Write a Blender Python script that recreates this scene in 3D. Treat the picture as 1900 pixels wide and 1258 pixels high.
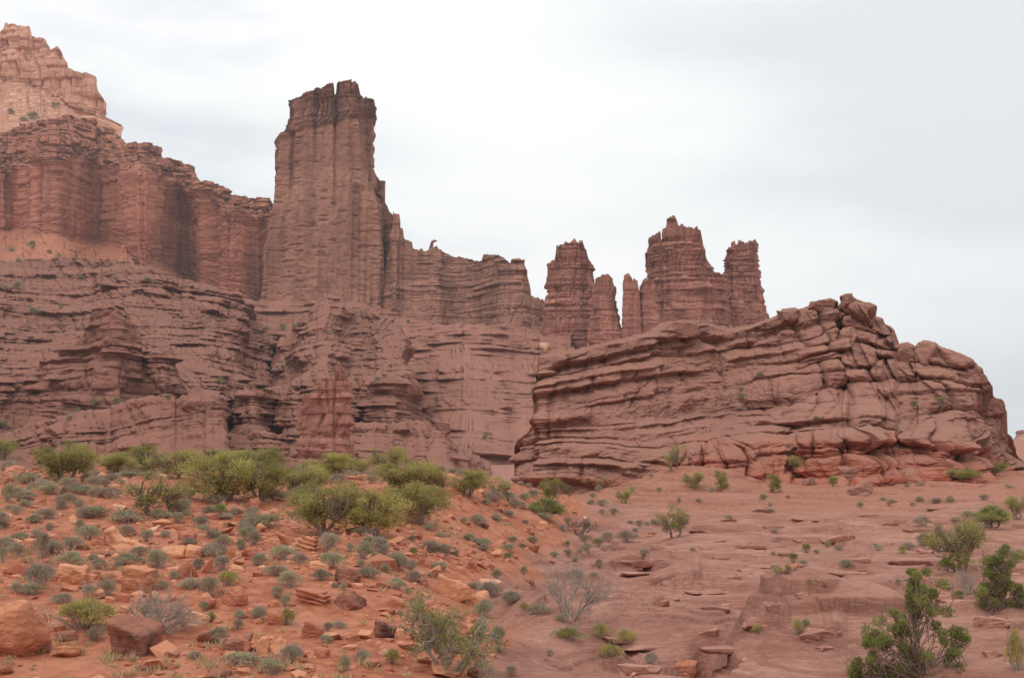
import bpy, math, random
import numpy as np
C = bpy.context.scene
for o in list(bpy.data.objects): bpy.data.objects.remove(o)
R_ = math.radians

# ------------------------------------------------------------------ camera
F = 2375.0                       # focal length in photograph pixels (1900 wide)
HORIZON = 900.0                  # photograph row of the true horizon
CX, CY = 950.0, 629.0
PITCH = math.atan((HORIZON - CY) / F)
cam_d = bpy.data.cameras.new("camera"); cam = bpy.data.objects.new("camera", cam_d)
C.collection.objects.link(cam); C.camera = cam
cam_d.sensor_width = 36.0; cam_d.lens = 36.0 * F / 1900.0
cam_d.clip_start = 0.1; cam_d.clip_end = 20000
cam.location = (0, 0, 0); cam.rotation_euler = (math.pi / 2 + PITCH, 0, 0)

# ------------------------------------------------------------------ sky, sun, exposure
SUN_EL, SUN_AZ = R_(58), R_(-38)          # azimuth measured from straight behind the camera, clockwise
sun_dir = np.array([math.sin(SUN_AZ) * math.cos(SUN_EL), -math.cos(SUN_AZ) * math.cos(SUN_EL), math.sin(SUN_EL)])
w = bpy.data.worlds.new("World"); C.world = w; w.use_nodes = True
N = w.node_tree.nodes; L = w.node_tree.links; N.clear()
out = N.new("ShaderNodeOutputWorld")
sky = N.new("ShaderNodeTexSky"); sky.sky_type = 'NISHITA'; sky.sun_disc = False
sky.sun_elevation = SUN_EL; sky.sun_rotation = math.atan2(sun_dir[0], sun_dir[1])
bg1 = N.new("ShaderNodeBackground"); bg1.inputs[1].default_value = 0.12; L.new(sky.outputs[0], bg1.inputs[0])
tc = N.new("ShaderNodeTexCoord"); mp = N.new("ShaderNodeMapping"); mp.inputs['Scale'].default_value = (1.0, 1.0, 3.2)
mp.inputs['Rotation'].default_value = (R_(0), R_(-11), 0); mp.inputs['Location'].default_value = (0.35, 0.1, 0.62)
L.new(tc.outputs['Generated'], mp.inputs[0])
nz = N.new("ShaderNodeTexNoise"); nz.inputs['Scale'].default_value = 1.7; nz.inputs['Detail'].default_value = 5; nz.inputs['Roughness'].default_value = 0.5
L.new(mp.outputs[0], nz.inputs['Vector'])
rp = N.new("ShaderNodeValToRGB"); el = rp.color_ramp.elements
el[0].position = 0.34; el[0].color = (0.80, 0.845, 0.875, 1); el[1].position = 0.66; el[1].color = (1.12, 1.12, 1.12, 1)
e = el.new(0.5); e.color = (0.99, 1.01, 1.015, 1)
sxyz = N.new("ShaderNodeSeparateXYZ"); L.new(tc.outputs['Generated'], sxyz.inputs[0])
def _mr(sock, a, b_):
    m_ = N.new("ShaderNodeMapRange"); m_.interpolation_type = 'SMOOTHSTEP'; m_.inputs[1].default_value = a; m_.inputs[2].default_value = b_; L.new(sock, m_.inputs[0]); return m_.outputs[0]
def _mm(op, a, b_):
    m_ = N.new("ShaderNodeMath"); m_.operation = op
    for i_, v_ in enumerate((a, b_)):
        if isinstance(v_, (int, float)): m_.inputs[i_].default_value = v_
        else: L.new(v_, m_.inputs[i_])
    return m_.outputs[0]
bank = _mm('MULTIPLY', _mm('MULTIPLY', _mr(sxyz.outputs[0], -.08, .32), _mr(sxyz.outputs[2], .14, .23)), _mr(sxyz.outputs[2], .42, .28))   # the grey cloud bank on the right
L.new(_mm('SUBTRACT', _mm('ADD', nz.outputs[0], .03), _mm('MULTIPLY', bank, .2)), rp.inputs[0])
bg2 = N.new("ShaderNodeBackground"); bg2.inputs[1].default_value = 1.05; L.new(rp.outputs[0], bg2.inputs[0])
nz2 = N.new("ShaderNodeTexNoise"); nz2.inputs['Scale'].default_value = 2.6; nz2.inputs['Detail'].default_value = 6
L.new(mp.outputs[0], nz2.inputs['Vector'])
rp2 = N.new("ShaderNodeValToRGB"); rp2.color_ramp.elements[0].position = 0.28; rp2.color_ramp.elements[0].color = (0.72,) * 3 + (1,)
rp2.color_ramp.elements[1].position = 0.42; rp2.color_ramp.elements[1].color = (1, 1, 1, 1)
L.new(nz2.outputs[0], rp2.inputs[0])
mx = N.new("ShaderNodeMixShader"); L.new(rp2.outputs[0], mx.inputs[0]); L.new(bg1.outputs[0], mx.inputs[1]); L.new(bg2.outputs[0], mx.inputs[2])
L.new(mx.outputs[0], out.inputs[0])
sd = bpy.data.lights.new("sun", 'SUN'); sun = bpy.data.objects.new("sun", sd); C.collection.objects.link(sun)
sd.energy = 0.9; sd.angle = R_(16); sd.color = (1.0, 0.955, 0.89)
from mathutils import Vector
sun.rotation_euler = Vector(tuple(sun_dir)).to_track_quat('Z', 'Y').to_euler()
vs = C.view_settings; vs.view_transform = 'Standard'; vs.look = 'None'; vs.exposure = 0.0; vs.gamma = 1.0
try: vs.use_curve_mapping = False
except Exception: pass

# ------------------------------------------------------------------ numeric helpers
rng = np.random.default_rng(7)
cP, sP = math.cos(PITCH), math.sin(PITCH)
def ray(px, row):
    xc = (np.asarray(px, float) - CX) / F; yc = (CY - np.asarray(row, float)) / F
    return xc, cP - yc * sP, sP + yc * cP
def at(px, row, Y):
    x, y, z = ray(px, row); k = np.asarray(Y, float) / y
    return np.stack(np.broadcast_arrays(x * k, y * k, z * k), -1)
def project(P):
    P = np.asarray(P, float); d = P[..., 1] * cP + P[..., 2] * sP; u = -P[..., 1] * sP + P[..., 2] * cP
    return CX + F * P[..., 0] / d, CY - F * u / d
def _h(i, j, k, s):
    n = (i.astype(np.int64) * 374761393 + j.astype(np.int64) * 668265263 + k.astype(np.int64) * 2147483647 + s * 1274126177) & 0xffffffff
    n = ((n ^ (n >> 13)) * 1274126177) & 0xffffffff
    n = ((n ^ (n >> 16)) * 2246822519) & 0xffffffff
    return ((n ^ (n >> 15)) & 0xffffff) / float(0xffffff)
def rnd(i, j=0, s=0):
    i = np.asarray(i); j = np.broadcast_to(np.asarray(j), i.shape)
    return _h(i, j, np.zeros_like(i), s)
def vnoise(x, y, z, s=0):
    x, y, z = np.broadcast_arrays(np.asarray(x, float), np.asarray(y, float), np.asarray(z, float))
    i, j, k = np.floor(x).astype(np.int64), np.floor(y).astype(np.int64), np.floor(z).astype(np.int64)
    fx, fy, fz = x - i, y - j, z - k
    fx, fy, fz = [f * f * f * (f * (f * 6 - 15) + 10) for f in (fx, fy, fz)]
    def l(a, b, t): return a + (b - a) * t
    return 2 * l(l(l(_h(i, j, k, s), _h(i + 1, j, k, s), fx), l(_h(i, j + 1, k, s), _h(i + 1, j + 1, k, s), fx), fy),
             l(l(_h(i, j, k + 1, s), _h(i + 1, j, k + 1, s), fx), l(_h(i, j + 1, k + 1, s), _h(i + 1, j + 1, k + 1, s), fx), fy), fz) - 1
def fbm(x, y, z, s=0, o=4, g=0.5):
    t = 0; a = 1
    for q in range(o):
        t = t + a * vnoise(x * 2 ** q + 13.7 * q, y * 2 ** q - 7.1 * q, np.asarray(z) * 2 ** q + 3.3 * q, s + q * 11); a *= g
    return t
def sstep(a, b, x):
    t = np.clip((np.asarray(x, float) - a) / (b - a), 0, 1); return t * t * (3 - 2 * t)
def curve(pts, jit=0, seed=0, blk=0, bw=9):
    xs = np.array([p[0] for p in pts], float); ys = np.array([p[1] for p in pts], float)
    def f(x):
        x = np.asarray(x, float); y = np.interp(x, xs, ys)
        if jit: y = y + jit * fbm(x / 11.0, seed, 0, seed, 4, 0.6)
        if blk:
            q = x / bw + 0.8 * vnoise(x / (bw * 2.3), seed, 5.5, seed); y = y - blk * (rnd(np.floor(q).astype(int), 3, seed) - 0.5)
            q = x / (bw * .37) + 0.8 * vnoise(x / bw, seed, 2.5, seed); y = y - .5 * blk * (rnd(np.floor(q).astype(int), 5, seed) - 0.5)
        return y
    return f
class Strata:
    def __init__(s, seed, lo, hi, th, var=0.6):
        r = np.random.default_rng(seed); t = th * np.exp(var * r.standard_normal(int((hi - lo) / th * 2.5) + 20))
        s.b = lo + np.concatenate([[0], np.cumsum(t)]); n = len(s.b) + 2
        s.r = r.random(n); s.r2 = r.random(n); s.r3 = r.random(n); s.seed = seed
    def __call__(s, v):
        i = np.clip(np.searchsorted(s.b, v) - 1, 0, len(s.b) - 2); h = s.b[i + 1] - s.b[i]
        return i, np.clip((v - s.b[i]) / h, 0, 1), h
def beds(A, Q, S, st, amp=1.0, bulge=0.5, notch=0.6, nw=0.16, nmask=7.0, bw=0, bamp=0, crack=0, cw=0.25, vary=12.0):
    """outward displacement of one set of beds: A = metres along the face, S = metres up through the beds, Q = third noise coordinate"""
    i, f, h = st(S)
    d = amp * (st.r[i] - 0.5) + amp * 0.7 * vnoise(A / vary, Q, i * 7.3, st.seed)
    d = d + bulge * (1 - np.abs(2 * f - 1) ** 3.0) * (0.4 + 0.9 * st.r2[i]) * np.minimum(1, h)
    m = np.clip(0.55 + 0.9 * vnoise(A / nmask, Q + 3.1, i * 5.7, st.seed + 5), 0, 1) * (0.35 + st.r3[i])
    d = d - notch * m * np.exp(-(f * h / (nw * np.maximum(h, .2))) ** 2)
    if bw:
        w_ = bw * (0.6 + 0.9 * st.r2[i]); q = A / w_ + 10 * st.r[i] + 0.35 * vnoise(A / w_, S / w_, i * 3.1, st.seed + 9)
        bi = np.floor(q).astype(np.int64); bf = q - bi
        d = d + bamp * (rnd(bi, i, st.seed) - 0.5)
        e = np.minimum(bf, 1 - bf) * w_
        on = (rnd(bi + (bf > .5), i, st.seed + 3) > 0.3)
        d = d - crack * on * np.exp(-(e / cw) ** 2)
        d = d + bulge * 0.8 * (1 - np.abs(2 * bf - 1) ** 3) * on
    return d, st.r3[i]

def ledges(A, Q, S, st, amp=.5, ms=9.0, lip=.14, bias=.15, cap=2.5):
    """shingled beds: each juts out at its foot, undercut below, and slopes back to the next; ledges come and go along the face"""
    i, f, h = st(S)
    m = np.clip(bias + 1.2 * vnoise(A / ms, Q, i * 5.71, st.seed + 21) + .5 * vnoise(A / (ms * .27), Q, i * 3.3, st.seed + 22), 0, 1.1) * (.4 + st.r2[i])
    return amp * m * np.minimum(h, cap) * (1 - f) ** 1.2 * sstep(0, lip, f), st.r3[i]
# ------------------------------------------------------------------ scene helpers
def srgb(r, g, b):
    f = lambda c: (c / 255 / 12.92) if c <= 10 else ((c / 255 + 0.055) / 1.055) ** 2.4
    return (f(r), f(g), f(b), 1)
def tag(o, label=None, cat=None, group=None, kind=None):
    if label: o['label'] = label
    if cat: o['category'] = cat
    if group: o['group'] = group
    if kind: o['kind'] = kind
    return o
def empty(name, loc):
    o = bpy.data.objects.new(name, None); o.location = tuple(float(v) for v in loc); o.empty_display_size = 0.2
    C.collection.objects.link(o); return o
def mesh_from(name, V, faces, nv, mats, attrs=None, smooth=True, midx=None):
    """V (n,3); faces flat index array, nv = corners per face (int or array)"""
    me = bpy.data.meshes.new(name); V = np.ascontiguousarray(V, np.float32).reshape(-1, 3); faces = np.ascontiguousarray(faces, np.int32).ravel()
    if np.isscalar(nv): nv = np.full(len(faces) // nv, nv, np.int32)
    me.vertices.add(len(V)); me.vertices.foreach_set("co", V.ravel())
    me.loops.add(len(faces)); me.loops.foreach_set("vertex_index", faces)
    me.polygons.add(len(nv)); me.polygons.foreach_set("loop_start", np.concatenate([[0], np.cumsum(nv)[:-1]]).astype(np.int32))
    me.polygons.foreach_set("use_smooth", np.full(len(nv), smooth))
    for m in (mats if isinstance(mats, (list, tuple)) else [mats]): me.materials.append(m)
    if midx is not None: me.polygons.foreach_set("material_index", np.asarray(midx, np.int32))
    for k, a in (attrs or {}).items():
        at_ = me.attributes.new(k, 'FLOAT', 'POINT'); at_.data.foreach_set("value", np.ascontiguousarray(a, np.float32).ravel())
    me.update(); me.validate(); return me
def link(name, me, parent=None, loc=(0, 0, 0)):
    o = bpy.data.objects.new(name, me); C.collection.objects.link(o); o.location = tuple(float(v) for v in loc)
    if parent: o.parent = parent
    return o
def grid_faces(nr, nc, wrap=False):
    i = np.arange(nr - 1)[:, None]; j = np.arange(nc if wrap else nc - 1)[None, :]; k = (j + 1) % nc
    return np.stack([i * nc + j + 0 * i, i * nc + k, (i + 1) * nc + k, (i + 1) * nc + j], -1).reshape(-1, 4)

# ------------------------------------------------------------------ materials
class NB:
    def __init__(s, name):
        s.m = bpy.data.materials.new(name); s.m.use_nodes = True; s.t = s.m.node_tree; s.n = s.t.nodes; s.l = s.t.links; s.n.clear()
        s.out = s.n.new("ShaderNodeOutputMaterial"); s.p = s.n.new("ShaderNodeBsdfPrincipled"); s.l.new(s.p.outputs[0], s.out.inputs[0])
        s.p.inputs['Roughness'].default_value = 0.9; s.p.inputs['Specular IOR Level'].default_value = 0.12
    def set(s, sock, v):
        if hasattr(v, 'is_output') or isinstance(v, bpy.types.NodeSocket): s.l.new(v, sock)
        else: sock.default_value = v
    def pos(s): return s.n.new("ShaderNodeNewGeometry").outputs['Position']
    def map(s, v, scale, loc=(0, 0, 0)):
        m = s.n.new("ShaderNodeMapping"); m.inputs['Scale'].default_value = scale; m.inputs['Location'].default_value = loc; s.l.new(v, m.inputs[0]); return m.outputs[0]
    def noise(s, v, scale, detail=4, rough=0.55, dist=0):
        n = s.n.new("ShaderNodeTexNoise"); n.inputs['Scale'].default_value = scale; n.inputs['Detail'].default_value = detail
        n.inputs['Roughness'].default_value = rough; n.inputs['Distortion'].default_value = dist; s.l.new(v, n.inputs['Vector']); return n.outputs[0]
    def attr(s, name):
        a = s.n.new("ShaderNodeAttribute"); a.attribute_name = name; return a.outputs['Fac']
    def ramp(s, v, a, b):
        m = s.n.new("ShaderNodeMapRange"); m.clamp = True; m.interpolation_type = 'SMOOTHSTEP'
        m.inputs[1].default_value = a; m.inputs[2].default_value = b; s.l.new(v, m.inputs[0]); return m.outputs[0]
    def math(s, op, a, b=0.0):
        m = s.n.new("ShaderNodeMath"); m.operation = op; s.set(m.inputs[0], a); s.set(m.inputs[1], b); return m.outputs[0]
    def mix(s, f, a, b, mode='MIX'):
        m = s.n.new("ShaderNodeMix"); m.data_type = 'RGBA'; m.blend_type = mode
        s.set(m.inputs[0], f); s.set(m.inputs[6], a); s.set(m.inputs[7], b); return m.outputs[2]
    def bump(s, h, strength, dist):
        b = s.n.new("ShaderNodeBump"); b.inputs['Strength'].default_value = strength; b.inputs['Distance'].default_value = dist
        s.l.new(h, b.inputs['Height']); s.l.new(b.outputs[0], s.p.inputs['Normal'])
    def done(s, col): s.set(s.p.inputs['Base Color'], col); return s.m
def scal(c, k): return (min(c[0] * k, .9), min(c[1] * k, .9), min(c[2] * k, .9), 1)
def rock_mat(name, dark, light, dust, varnish, unit=1.0, streak=0.5, streak_z=0.05, red=None, dustk=0.6, bump=0.5, gain=(1, 1, 1)):
    """bedded red sandstone; unit = metres of the finest visible mottling"""
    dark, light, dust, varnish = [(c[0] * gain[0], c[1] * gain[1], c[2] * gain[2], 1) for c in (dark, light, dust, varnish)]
    b = NB(name); P = b.pos(); tone = b.attr('tone')
    big = b.noise(P, 0.035 / unit, 4); mid = b.noise(P, 0.22 / unit, 5, 0.6); fine = b.noise(b.map(P, (1, 1, 3.0)), 0.55 / unit, 4, 0.65)
    f = b.math('ADD', b.math('MULTIPLY', tone, 0.85), b.math('MULTIPLY', b.math('ADD', mid, b.math('MULTIPLY', big, 0.8)), 0.42))
    f = b.math('ADD', f, b.math('MULTIPLY', b.math('SUBTRACT', fine, 0.5), 0.7))
    col = b.mix(b.ramp(f, 0.24, 1.16), dark, light)
    if red is not None:
        rd = b.attr('red'); col = b.mix(rd, col, b.mix(b.ramp(mid, .3, .7), scal(red, 0.8), scal(red, 1.15)))
    st = b.noise(b.map(P, (1, 1, streak_z)), 0.16 / unit, 4, 0.6)
    dv = b.attr('varn')
    sm = b.math('MULTIPLY', b.ramp(st, 0.5, 0.68), streak)
    col = b.mix(b.math('MAXIMUM', sm, b.math('MULTIPLY', dv, 0.9)), col, varnish)
    g = b.n.new("ShaderNodeNewGeometry"); sx = b.n.new("ShaderNodeSeparateXYZ"); b.l.new(g.outputs['True Normal'], sx.inputs[0])
    du = b.math('MULTIPLY', b.ramp(b.math('ADD', sx.outputs[2], b.math('MULTIPLY', b.math('SUBTRACT', mid, .5), .5)), 0.45, 0.85), dustk)
    col = b.mix(du, col, dust)
    b.bump(b.math('ADD', fine, b.math('MULTIPLY', b.noise(P, 2.2 / unit, 4, .6), .6)), bump, 0.5 * unit)
    return b.done(col)

# ------------------------------------------------------------------ rock builders
def relief(name, mat, x0, x1, top, bot, depth, disp, step=1.0, back=40.0, backdrop=0.0, drop=None, rows=None, parent=None, ends=0):
    """a mass of rock seen from one side: face, top and (if drop) back. top/bot: picture row by column; depth(px,t): metres"""
    nc = int((x1 - x0) / step) + 1; px = np.linspace(x0, x1, nc); T = top(px); B = bot(px) if callable(bot) else np.full(nc, float(bot))
    nr = rows or max(30, int(np.max(B - T) / step)); t = np.linspace(0, 1, nr)[:, None]
    row = B + (T - B) * t; PX = np.broadcast_to(px, row.shape); Y = depth(PX, t + 0 * row)
    if ends: Y = Y + ends * (np.exp(-((px - x0) / 8.0)) + np.exp(-((x1 - px) / 8.0)))
    P = at(PX, row, Y)
    tx = np.gradient(P[..., 0], axis=1); ty = np.gradient(P[..., 1], axis=1); q = np.hypot(tx, ty) + 1e-9
    nx, ny = ty / q, -tx / q
    A = np.cumsum(q, axis=1)
    d, at_ = disp(P[..., 0], P[..., 1], P[..., 2], A, PX, row, t + 0 * row)
    P = P.copy(); P[..., 0] += nx * d; P[..., 1] += ny * d
    # sides closed by walls running back
    ks = 6
    def side(col):
        out_ = []
        for j in range(1, ks + 1):
            r = col.copy(); dy = min(back, 40) * j / ks; r[:, 1] += dy; r[:, 0] += dy * col[:, 0] / col[:, 1] + .012 * back * vnoise(col[:, 2] / 3, j * 1.7, 0, 92) * (col[:, 0] * 0 + 1); out_.append(r)
        return np.stack(out_, 1)
    P = np.concatenate([side(P[:, 0])[:, ::-1], P, side(P[:, -1])], 1); nc = P.shape[1]
    pad = lambda a: np.concatenate([np.repeat(a[:, :1], ks, 1), a, np.repeat(a[:, -1:], ks, 1)], 1)
    at_ = {k_: pad(a + 0 * row) for k_, a in at_.items()}; row = pad(row)
    # top going back, then down
    ext = []; last = P[-1]; k = 10
    for j in range(1, k + 1):
        u = j / k; r = last.copy(); r[:, 1] += back * u ** 1.5; r[:, 0] += back * u ** 1.5 * last[:, 0] / last[:, 1]
        r[:, 2] += backdrop * u + (0.15 * back / 10) * fbm(r[:, 0] / (back / 3), r[:, 1] / (back / 3), 0, 91, 3) * (1 - abs(2 * u - 1)); ext.append(r)
    if drop is not None:
        r = ext[-1].copy(); r[:, 2] = drop; ext.append(r)
    V = np.concatenate([P, np.stack(ext)], 0); n2 = len(ext)
    full = {key: np.concatenate([a + 0 * row, np.repeat((a + 0 * row)[-1:], n2, 0)], 0) for key, a in at_.items()}
    me = mesh_from(name, V, grid_faces(nr + n2, nc), 4, mat, full)
    return link(name, me, parent)
def spire(name, mat, D, prof, top, disp, ratio=0.8, power=3.0, nt=260, step=1.0, rowbot=None, yaw=0.0, parent=None, seed=1):
    """a free-standing tower, closed all round. prof: (row, left px, right px) from the top down; top(px): picture row of the summit line"""
    prof = np.array(prof, float); rt = prof[0, 0]; rb = rowbot or prof[-1, 0]
    nr = int((rb - rt) / step) + 1; t = np.linspace(0, 1, nr); rown = rb + (rt - rb) * t
    Lp = np.interp(rown, prof[:, 0], prof[:, 1]); Rp = np.interp(rown, prof[:, 0], prof[:, 2])
    th = np.linspace(0, 2 * math.pi, nt, endpoint=False); c, s = np.cos(th), np.sin(th)
    k = (np.abs(c) ** power + np.abs(s) ** power) ** (-1 / power); ux, uy = c * k, s * k
    hw = (Rp - Lp) / 2; cx = (Rp + Lp) / 2; px = cx[:, None] + hw[:, None] * ux
    row = rb + (top(px) - rb) * t[:, None]
    k2 = D / F
    Pz = at(px, row, D - (.8 * k2 * ratio * hw)[:, None]); P = at(px, row, D); P[..., 2] = Pz[..., 2]; P[..., 1] += hw[:, None] * k2 * ratio * uy
    pa = project(P)[0]; row = rb + (top(pa) - rb) * t[:, None]; P[..., 2] = at(px, row, D - (.8 * k2 * ratio * hw)[:, None])[..., 2]
    nn = np.stack([c, s / ratio], -1); nn /= np.linalg.norm(nn, axis=1)[:, None]
    A = np.broadcast_to((th * np.max(hw) * k2)[None], px.shape)
    d, at_ = disp(P[..., 0], P[..., 1], P[..., 2], A, px, row, t[:, None] + 0 * row)
    d = d - np.mean(d, axis=1, keepdims=True) * .9
    d = np.maximum(d, -0.5 * hw[:, None] * k2)
    P[..., 0] += nn[:, 0] * d; P[..., 1] += nn[:, 1] * d
    rings = []
    cen = np.array([P[-1, :, 0].mean(), P[-1, :, 1].mean()])
    kr = 60 if nt > 400 else 20
    for j in range(1, kr + 1):
        u = 1 - j / kr; r = P[-1].copy(); r[:, 0] = cen[0] + (r[:, 0] - cen[0]) * u; r[:, 1] = cen[1] + (r[:, 1] - cen[1]) * u
        pxx = project(r)[0]; r[:, 2] = at(pxx, top(pxx), D - .8 * k2 * ratio * hw[-1])[:, 2] + 0.01 * np.max(hw) * k2 * fbm(r[:, 0] / 3, r[:, 1] / 3, 0, seed, 3); rings.append(r)
    V = np.concatenate([P, np.stack(rings)], 0); n2 = len(rings)
    full = {key: np.concatenate([a + 0 * row, np.repeat((a + 0 * row)[-1:], n2, 0)], 0) for key, a in at_.items()}
    me = mesh_from(name, V, grid_faces(nr + n2, nt, True)[:, ::-1], 4, mat, full)
    return link(name, me, parent)
# ================================================================== ROCK FORMATIONS
TH = lambda seed, th, lo=-60, hi=420, var=0.6: Strata(seed, lo, hi, th, var)
M_tower = rock_mat("tower_rock", srgb(148, 90, 74), srgb(196, 132, 108), srgb(200, 140, 114), srgb(76, 48, 43), 3.0, 0.42, 0.03, dustk=0.5, gain=(.75, .90, .98))
M_apron = rock_mat("apron_rock", srgb(144, 90, 77), srgb(184, 125, 108), srgb(190, 134, 114), srgb(98, 66, 60), 2.2, 0.2, 0.05, dustk=0.5, gain=(.72, .735, .725))
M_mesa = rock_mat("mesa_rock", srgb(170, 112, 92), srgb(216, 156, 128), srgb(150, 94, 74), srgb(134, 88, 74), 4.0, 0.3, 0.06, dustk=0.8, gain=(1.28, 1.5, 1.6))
M_cliff = rock_mat("cliff_rock", srgb(140, 86, 72), srgb(186, 124, 102), srgb(158, 102, 80), srgb(96, 62, 56), 3.0, 0.55, 0.06, dustk=0.8, gain=(1.2, 1.22, 1.2))
M_spire = rock_mat("spire_rock", srgb(142, 86, 72), srgb(190, 126, 106), srgb(200, 142, 118), srgb(92, 58, 56), 2.4, 0.45, 0.05, dustk=0.6, gain=(.92, 1.02, 1.07))
M_terr = rock_mat("terrace_rock", srgb(138, 87, 75), srgb(180, 122, 106), srgb(186, 130, 111), srgb(92, 62, 58), 1.6, 0.35, 0.08, dustk=0.55, gain=(.65, .67, .66))
M_crop = rock_mat("outcrop_rock", srgb(122, 79, 67), srgb(160, 111, 96), srgb(174, 122, 104), srgb(86, 60, 56), 0.9, 0.3, 0.12, red=srgb(182, 92, 68), dustk=0.6, bump=.8, gain=(.97, 1.05, 1.08))

def jag(x, r, w, sd): return r * (rnd(np.floor(np.asarray(x, float) / w + .5 * vnoise(np.asarray(x) / w, 1, 1, sd)).astype(np.int64), 1, sd) - .5)

# --- far mesa, upper left
s1, s2 = TH(1, 9), TH(2, 3.0)
top_a = curve([(-420, 40), (-200, 30), (-60, 48), (0, 56), (7, 42), (52, 48), (54, 64), (80, 68), (90, 90), (108, 88), (124, 120), (128, 130), (146, 134), (170, 137), (176, 166), (184, 180), (197, 181), (200, 190), (203, 240), (206, 330)], 1.0, 3, 4, 8)
def foot_a(px): return np.interp(px, [-400, 0, 60, 110, 150, 185, 210], [140, 152, 158, 182, 222, 238, 250])
def dep_a(px, t):
    row = 310 + (top_a(px) - 310) * t; f = foot_a(px)
    return 1000 - 55 * sstep(-6, 120, row - f) - 60 * np.clip(row - f, 0, None) / 100 + np.clip((px - 185) / 20, 0, 1) ** 2 * 8 - 30 * np.clip((px + 400) / 600, -1, 1)
def d_mesa(X, Y, Z, A, px, row, t):
    cl = sstep(8, -8, row - foot_a(px) - 5 * vnoise(px / 30, 0, 0, 4))
    d, tn = beds(A, Y / 50, Z + 6 * vnoise(X / 60, Z / 90, 0, 2), s1, 1.6, .3, 1.8, .08, 20, 13, 5, 3.0, .8, 40)
    d2, _ = beds(A, Y / 50, Z + 2 * vnoise(X / 30, Z / 50, 0, 3), s2, .8, .15, .9, .12, 14, 7, 2.0, 1.2, .5)
    col = -7 * np.abs(vnoise(X / 13, Y / 13, Z / 140, 5)) - 3 * np.abs(vnoise(X / 5, Y / 5, Z / 50, 6))
    d = cl * (d + d2 + col) + (1 - cl) * (2.2 * fbm(X / 16, Z / 8, Y / 20, 8, 5) + .8 * d2)
    d = d - 5 * sstep(150, 198, px)
    return d, dict(tone=0.4 * tn + .35 + .1 * (1 - cl), varn=0.25 * sstep(.15, .6, vnoise(X / 9, 3, Z / 80, 9)) * cl)
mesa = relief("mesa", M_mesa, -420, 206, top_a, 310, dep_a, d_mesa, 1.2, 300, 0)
tag(mesa, kind='structure')

# --- left cliff band below the mesa
s3, s4 = TH(11, 6), TH(12, 2.2)
top_b = curve([(-420, 250), (-100, 262), (0, 248), (40, 236), (80, 228), (120, 216), (160, 225), (200, 240), (236, 265), (262, 270), (290, 275), (291, 292), (330, 300), (369, 312), (372, 335), (400, 345), (420, 351), (425, 362), (460, 366), (490, 372), (505, 376), (525, 382)], .8, 4, 3, 10)
def foot_b(px): return np.interp(px, [-400, 0, 60, 140, 235, 262, 300, 330, 380, 450, 520], [430, 425, 425, 440, 455, 500, 470, 490, 560, 600, 600])
def mid_b(px): return np.interp(px, [-400, 0, 120, 200, 270, 300, 370, 420, 520], [320, 318, 292, 300, 300, 322, 345, 385, 410])
def dep_b(px, t):
    row = 640 + (top_b(px) - 640) * t; f = foot_b(px); m = mid_b(px)
    Y = 790 + 60 * np.clip((m - row) / 80, -.0, 1) - 10 * sstep(-10, 10, row - m) - 120 * np.clip(row - f, 0, None) / 120
    Y = Y - 34 * np.exp(-((px - 262) / 26.0) ** 2) * sstep(290, 330, row) + 17 * np.exp(-((px - 345) / 32.0) ** 2) * sstep(330, 420, row)
    Y = Y - 20 * np.exp(-((px - 440) / 40.0) ** 2) - 18 * np.exp(-((px - 90) / 60.0) ** 2) + 10 * np.sin(px / 23.0)
    return Y
def d_cliff(X, Y, Z, A, px, row, t):
    f = foot_b(px); cl = sstep(14, -6, row - f - 8 * vnoise(px / 26, 0, 0, 4)); capm = sstep(14, -8, row - mid_b(px) - 6 * vnoise(px / 20, 1, 0, 8))
    d, tn = beds(A, Y / 50, Z + 5 * vnoise(X / 50, Z / 90, 0, 12), s3, 2.2, 1.6, 2.2, .1, 16, 12, 5, 3.5, .9, 30)
    d2, tn2 = beds(A, Y / 50, Z + 2 * vnoise(X / 30, Z / 50, 0, 13), s4, 1.3, .8, 1.4, .16, 12, 6, 2.4, 2.0, .5)
    col = -9 * np.abs(vnoise(X / 11, Y / 16, Z / 160, 15)) - 3.0 * np.abs(vnoise(X / 4.5, Y / 5, Z / 50, 16))
    d = cl * (d * (.22 + .5 * capm) + d2 * (.3 + .4 * capm) + col * (1.15 - .5 * capm) + 4) + (1 - cl) * (1.4 * fbm(X / 14, Z / 7, Y / 20, 18, 5) + .5 * d2)
    return d, dict(tone=np.clip(0.3 * tn + .25 * tn2 + .2 - .1 * capm + .25 * (1 - cl), 0, 1), varn=cl * np.clip(0.35 * capm + .28 * sstep(.05, .55, vnoise(X / 8, 3, Z / 90, 19) + .35 * sstep(.3, 1, t)), 0, .85))
cliff = relief("cliff", M_cliff, -420, 524, top_b, 640, dep_b, d_cliff, 1.05, 160, 0)
tag(cliff, kind='structure')

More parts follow.
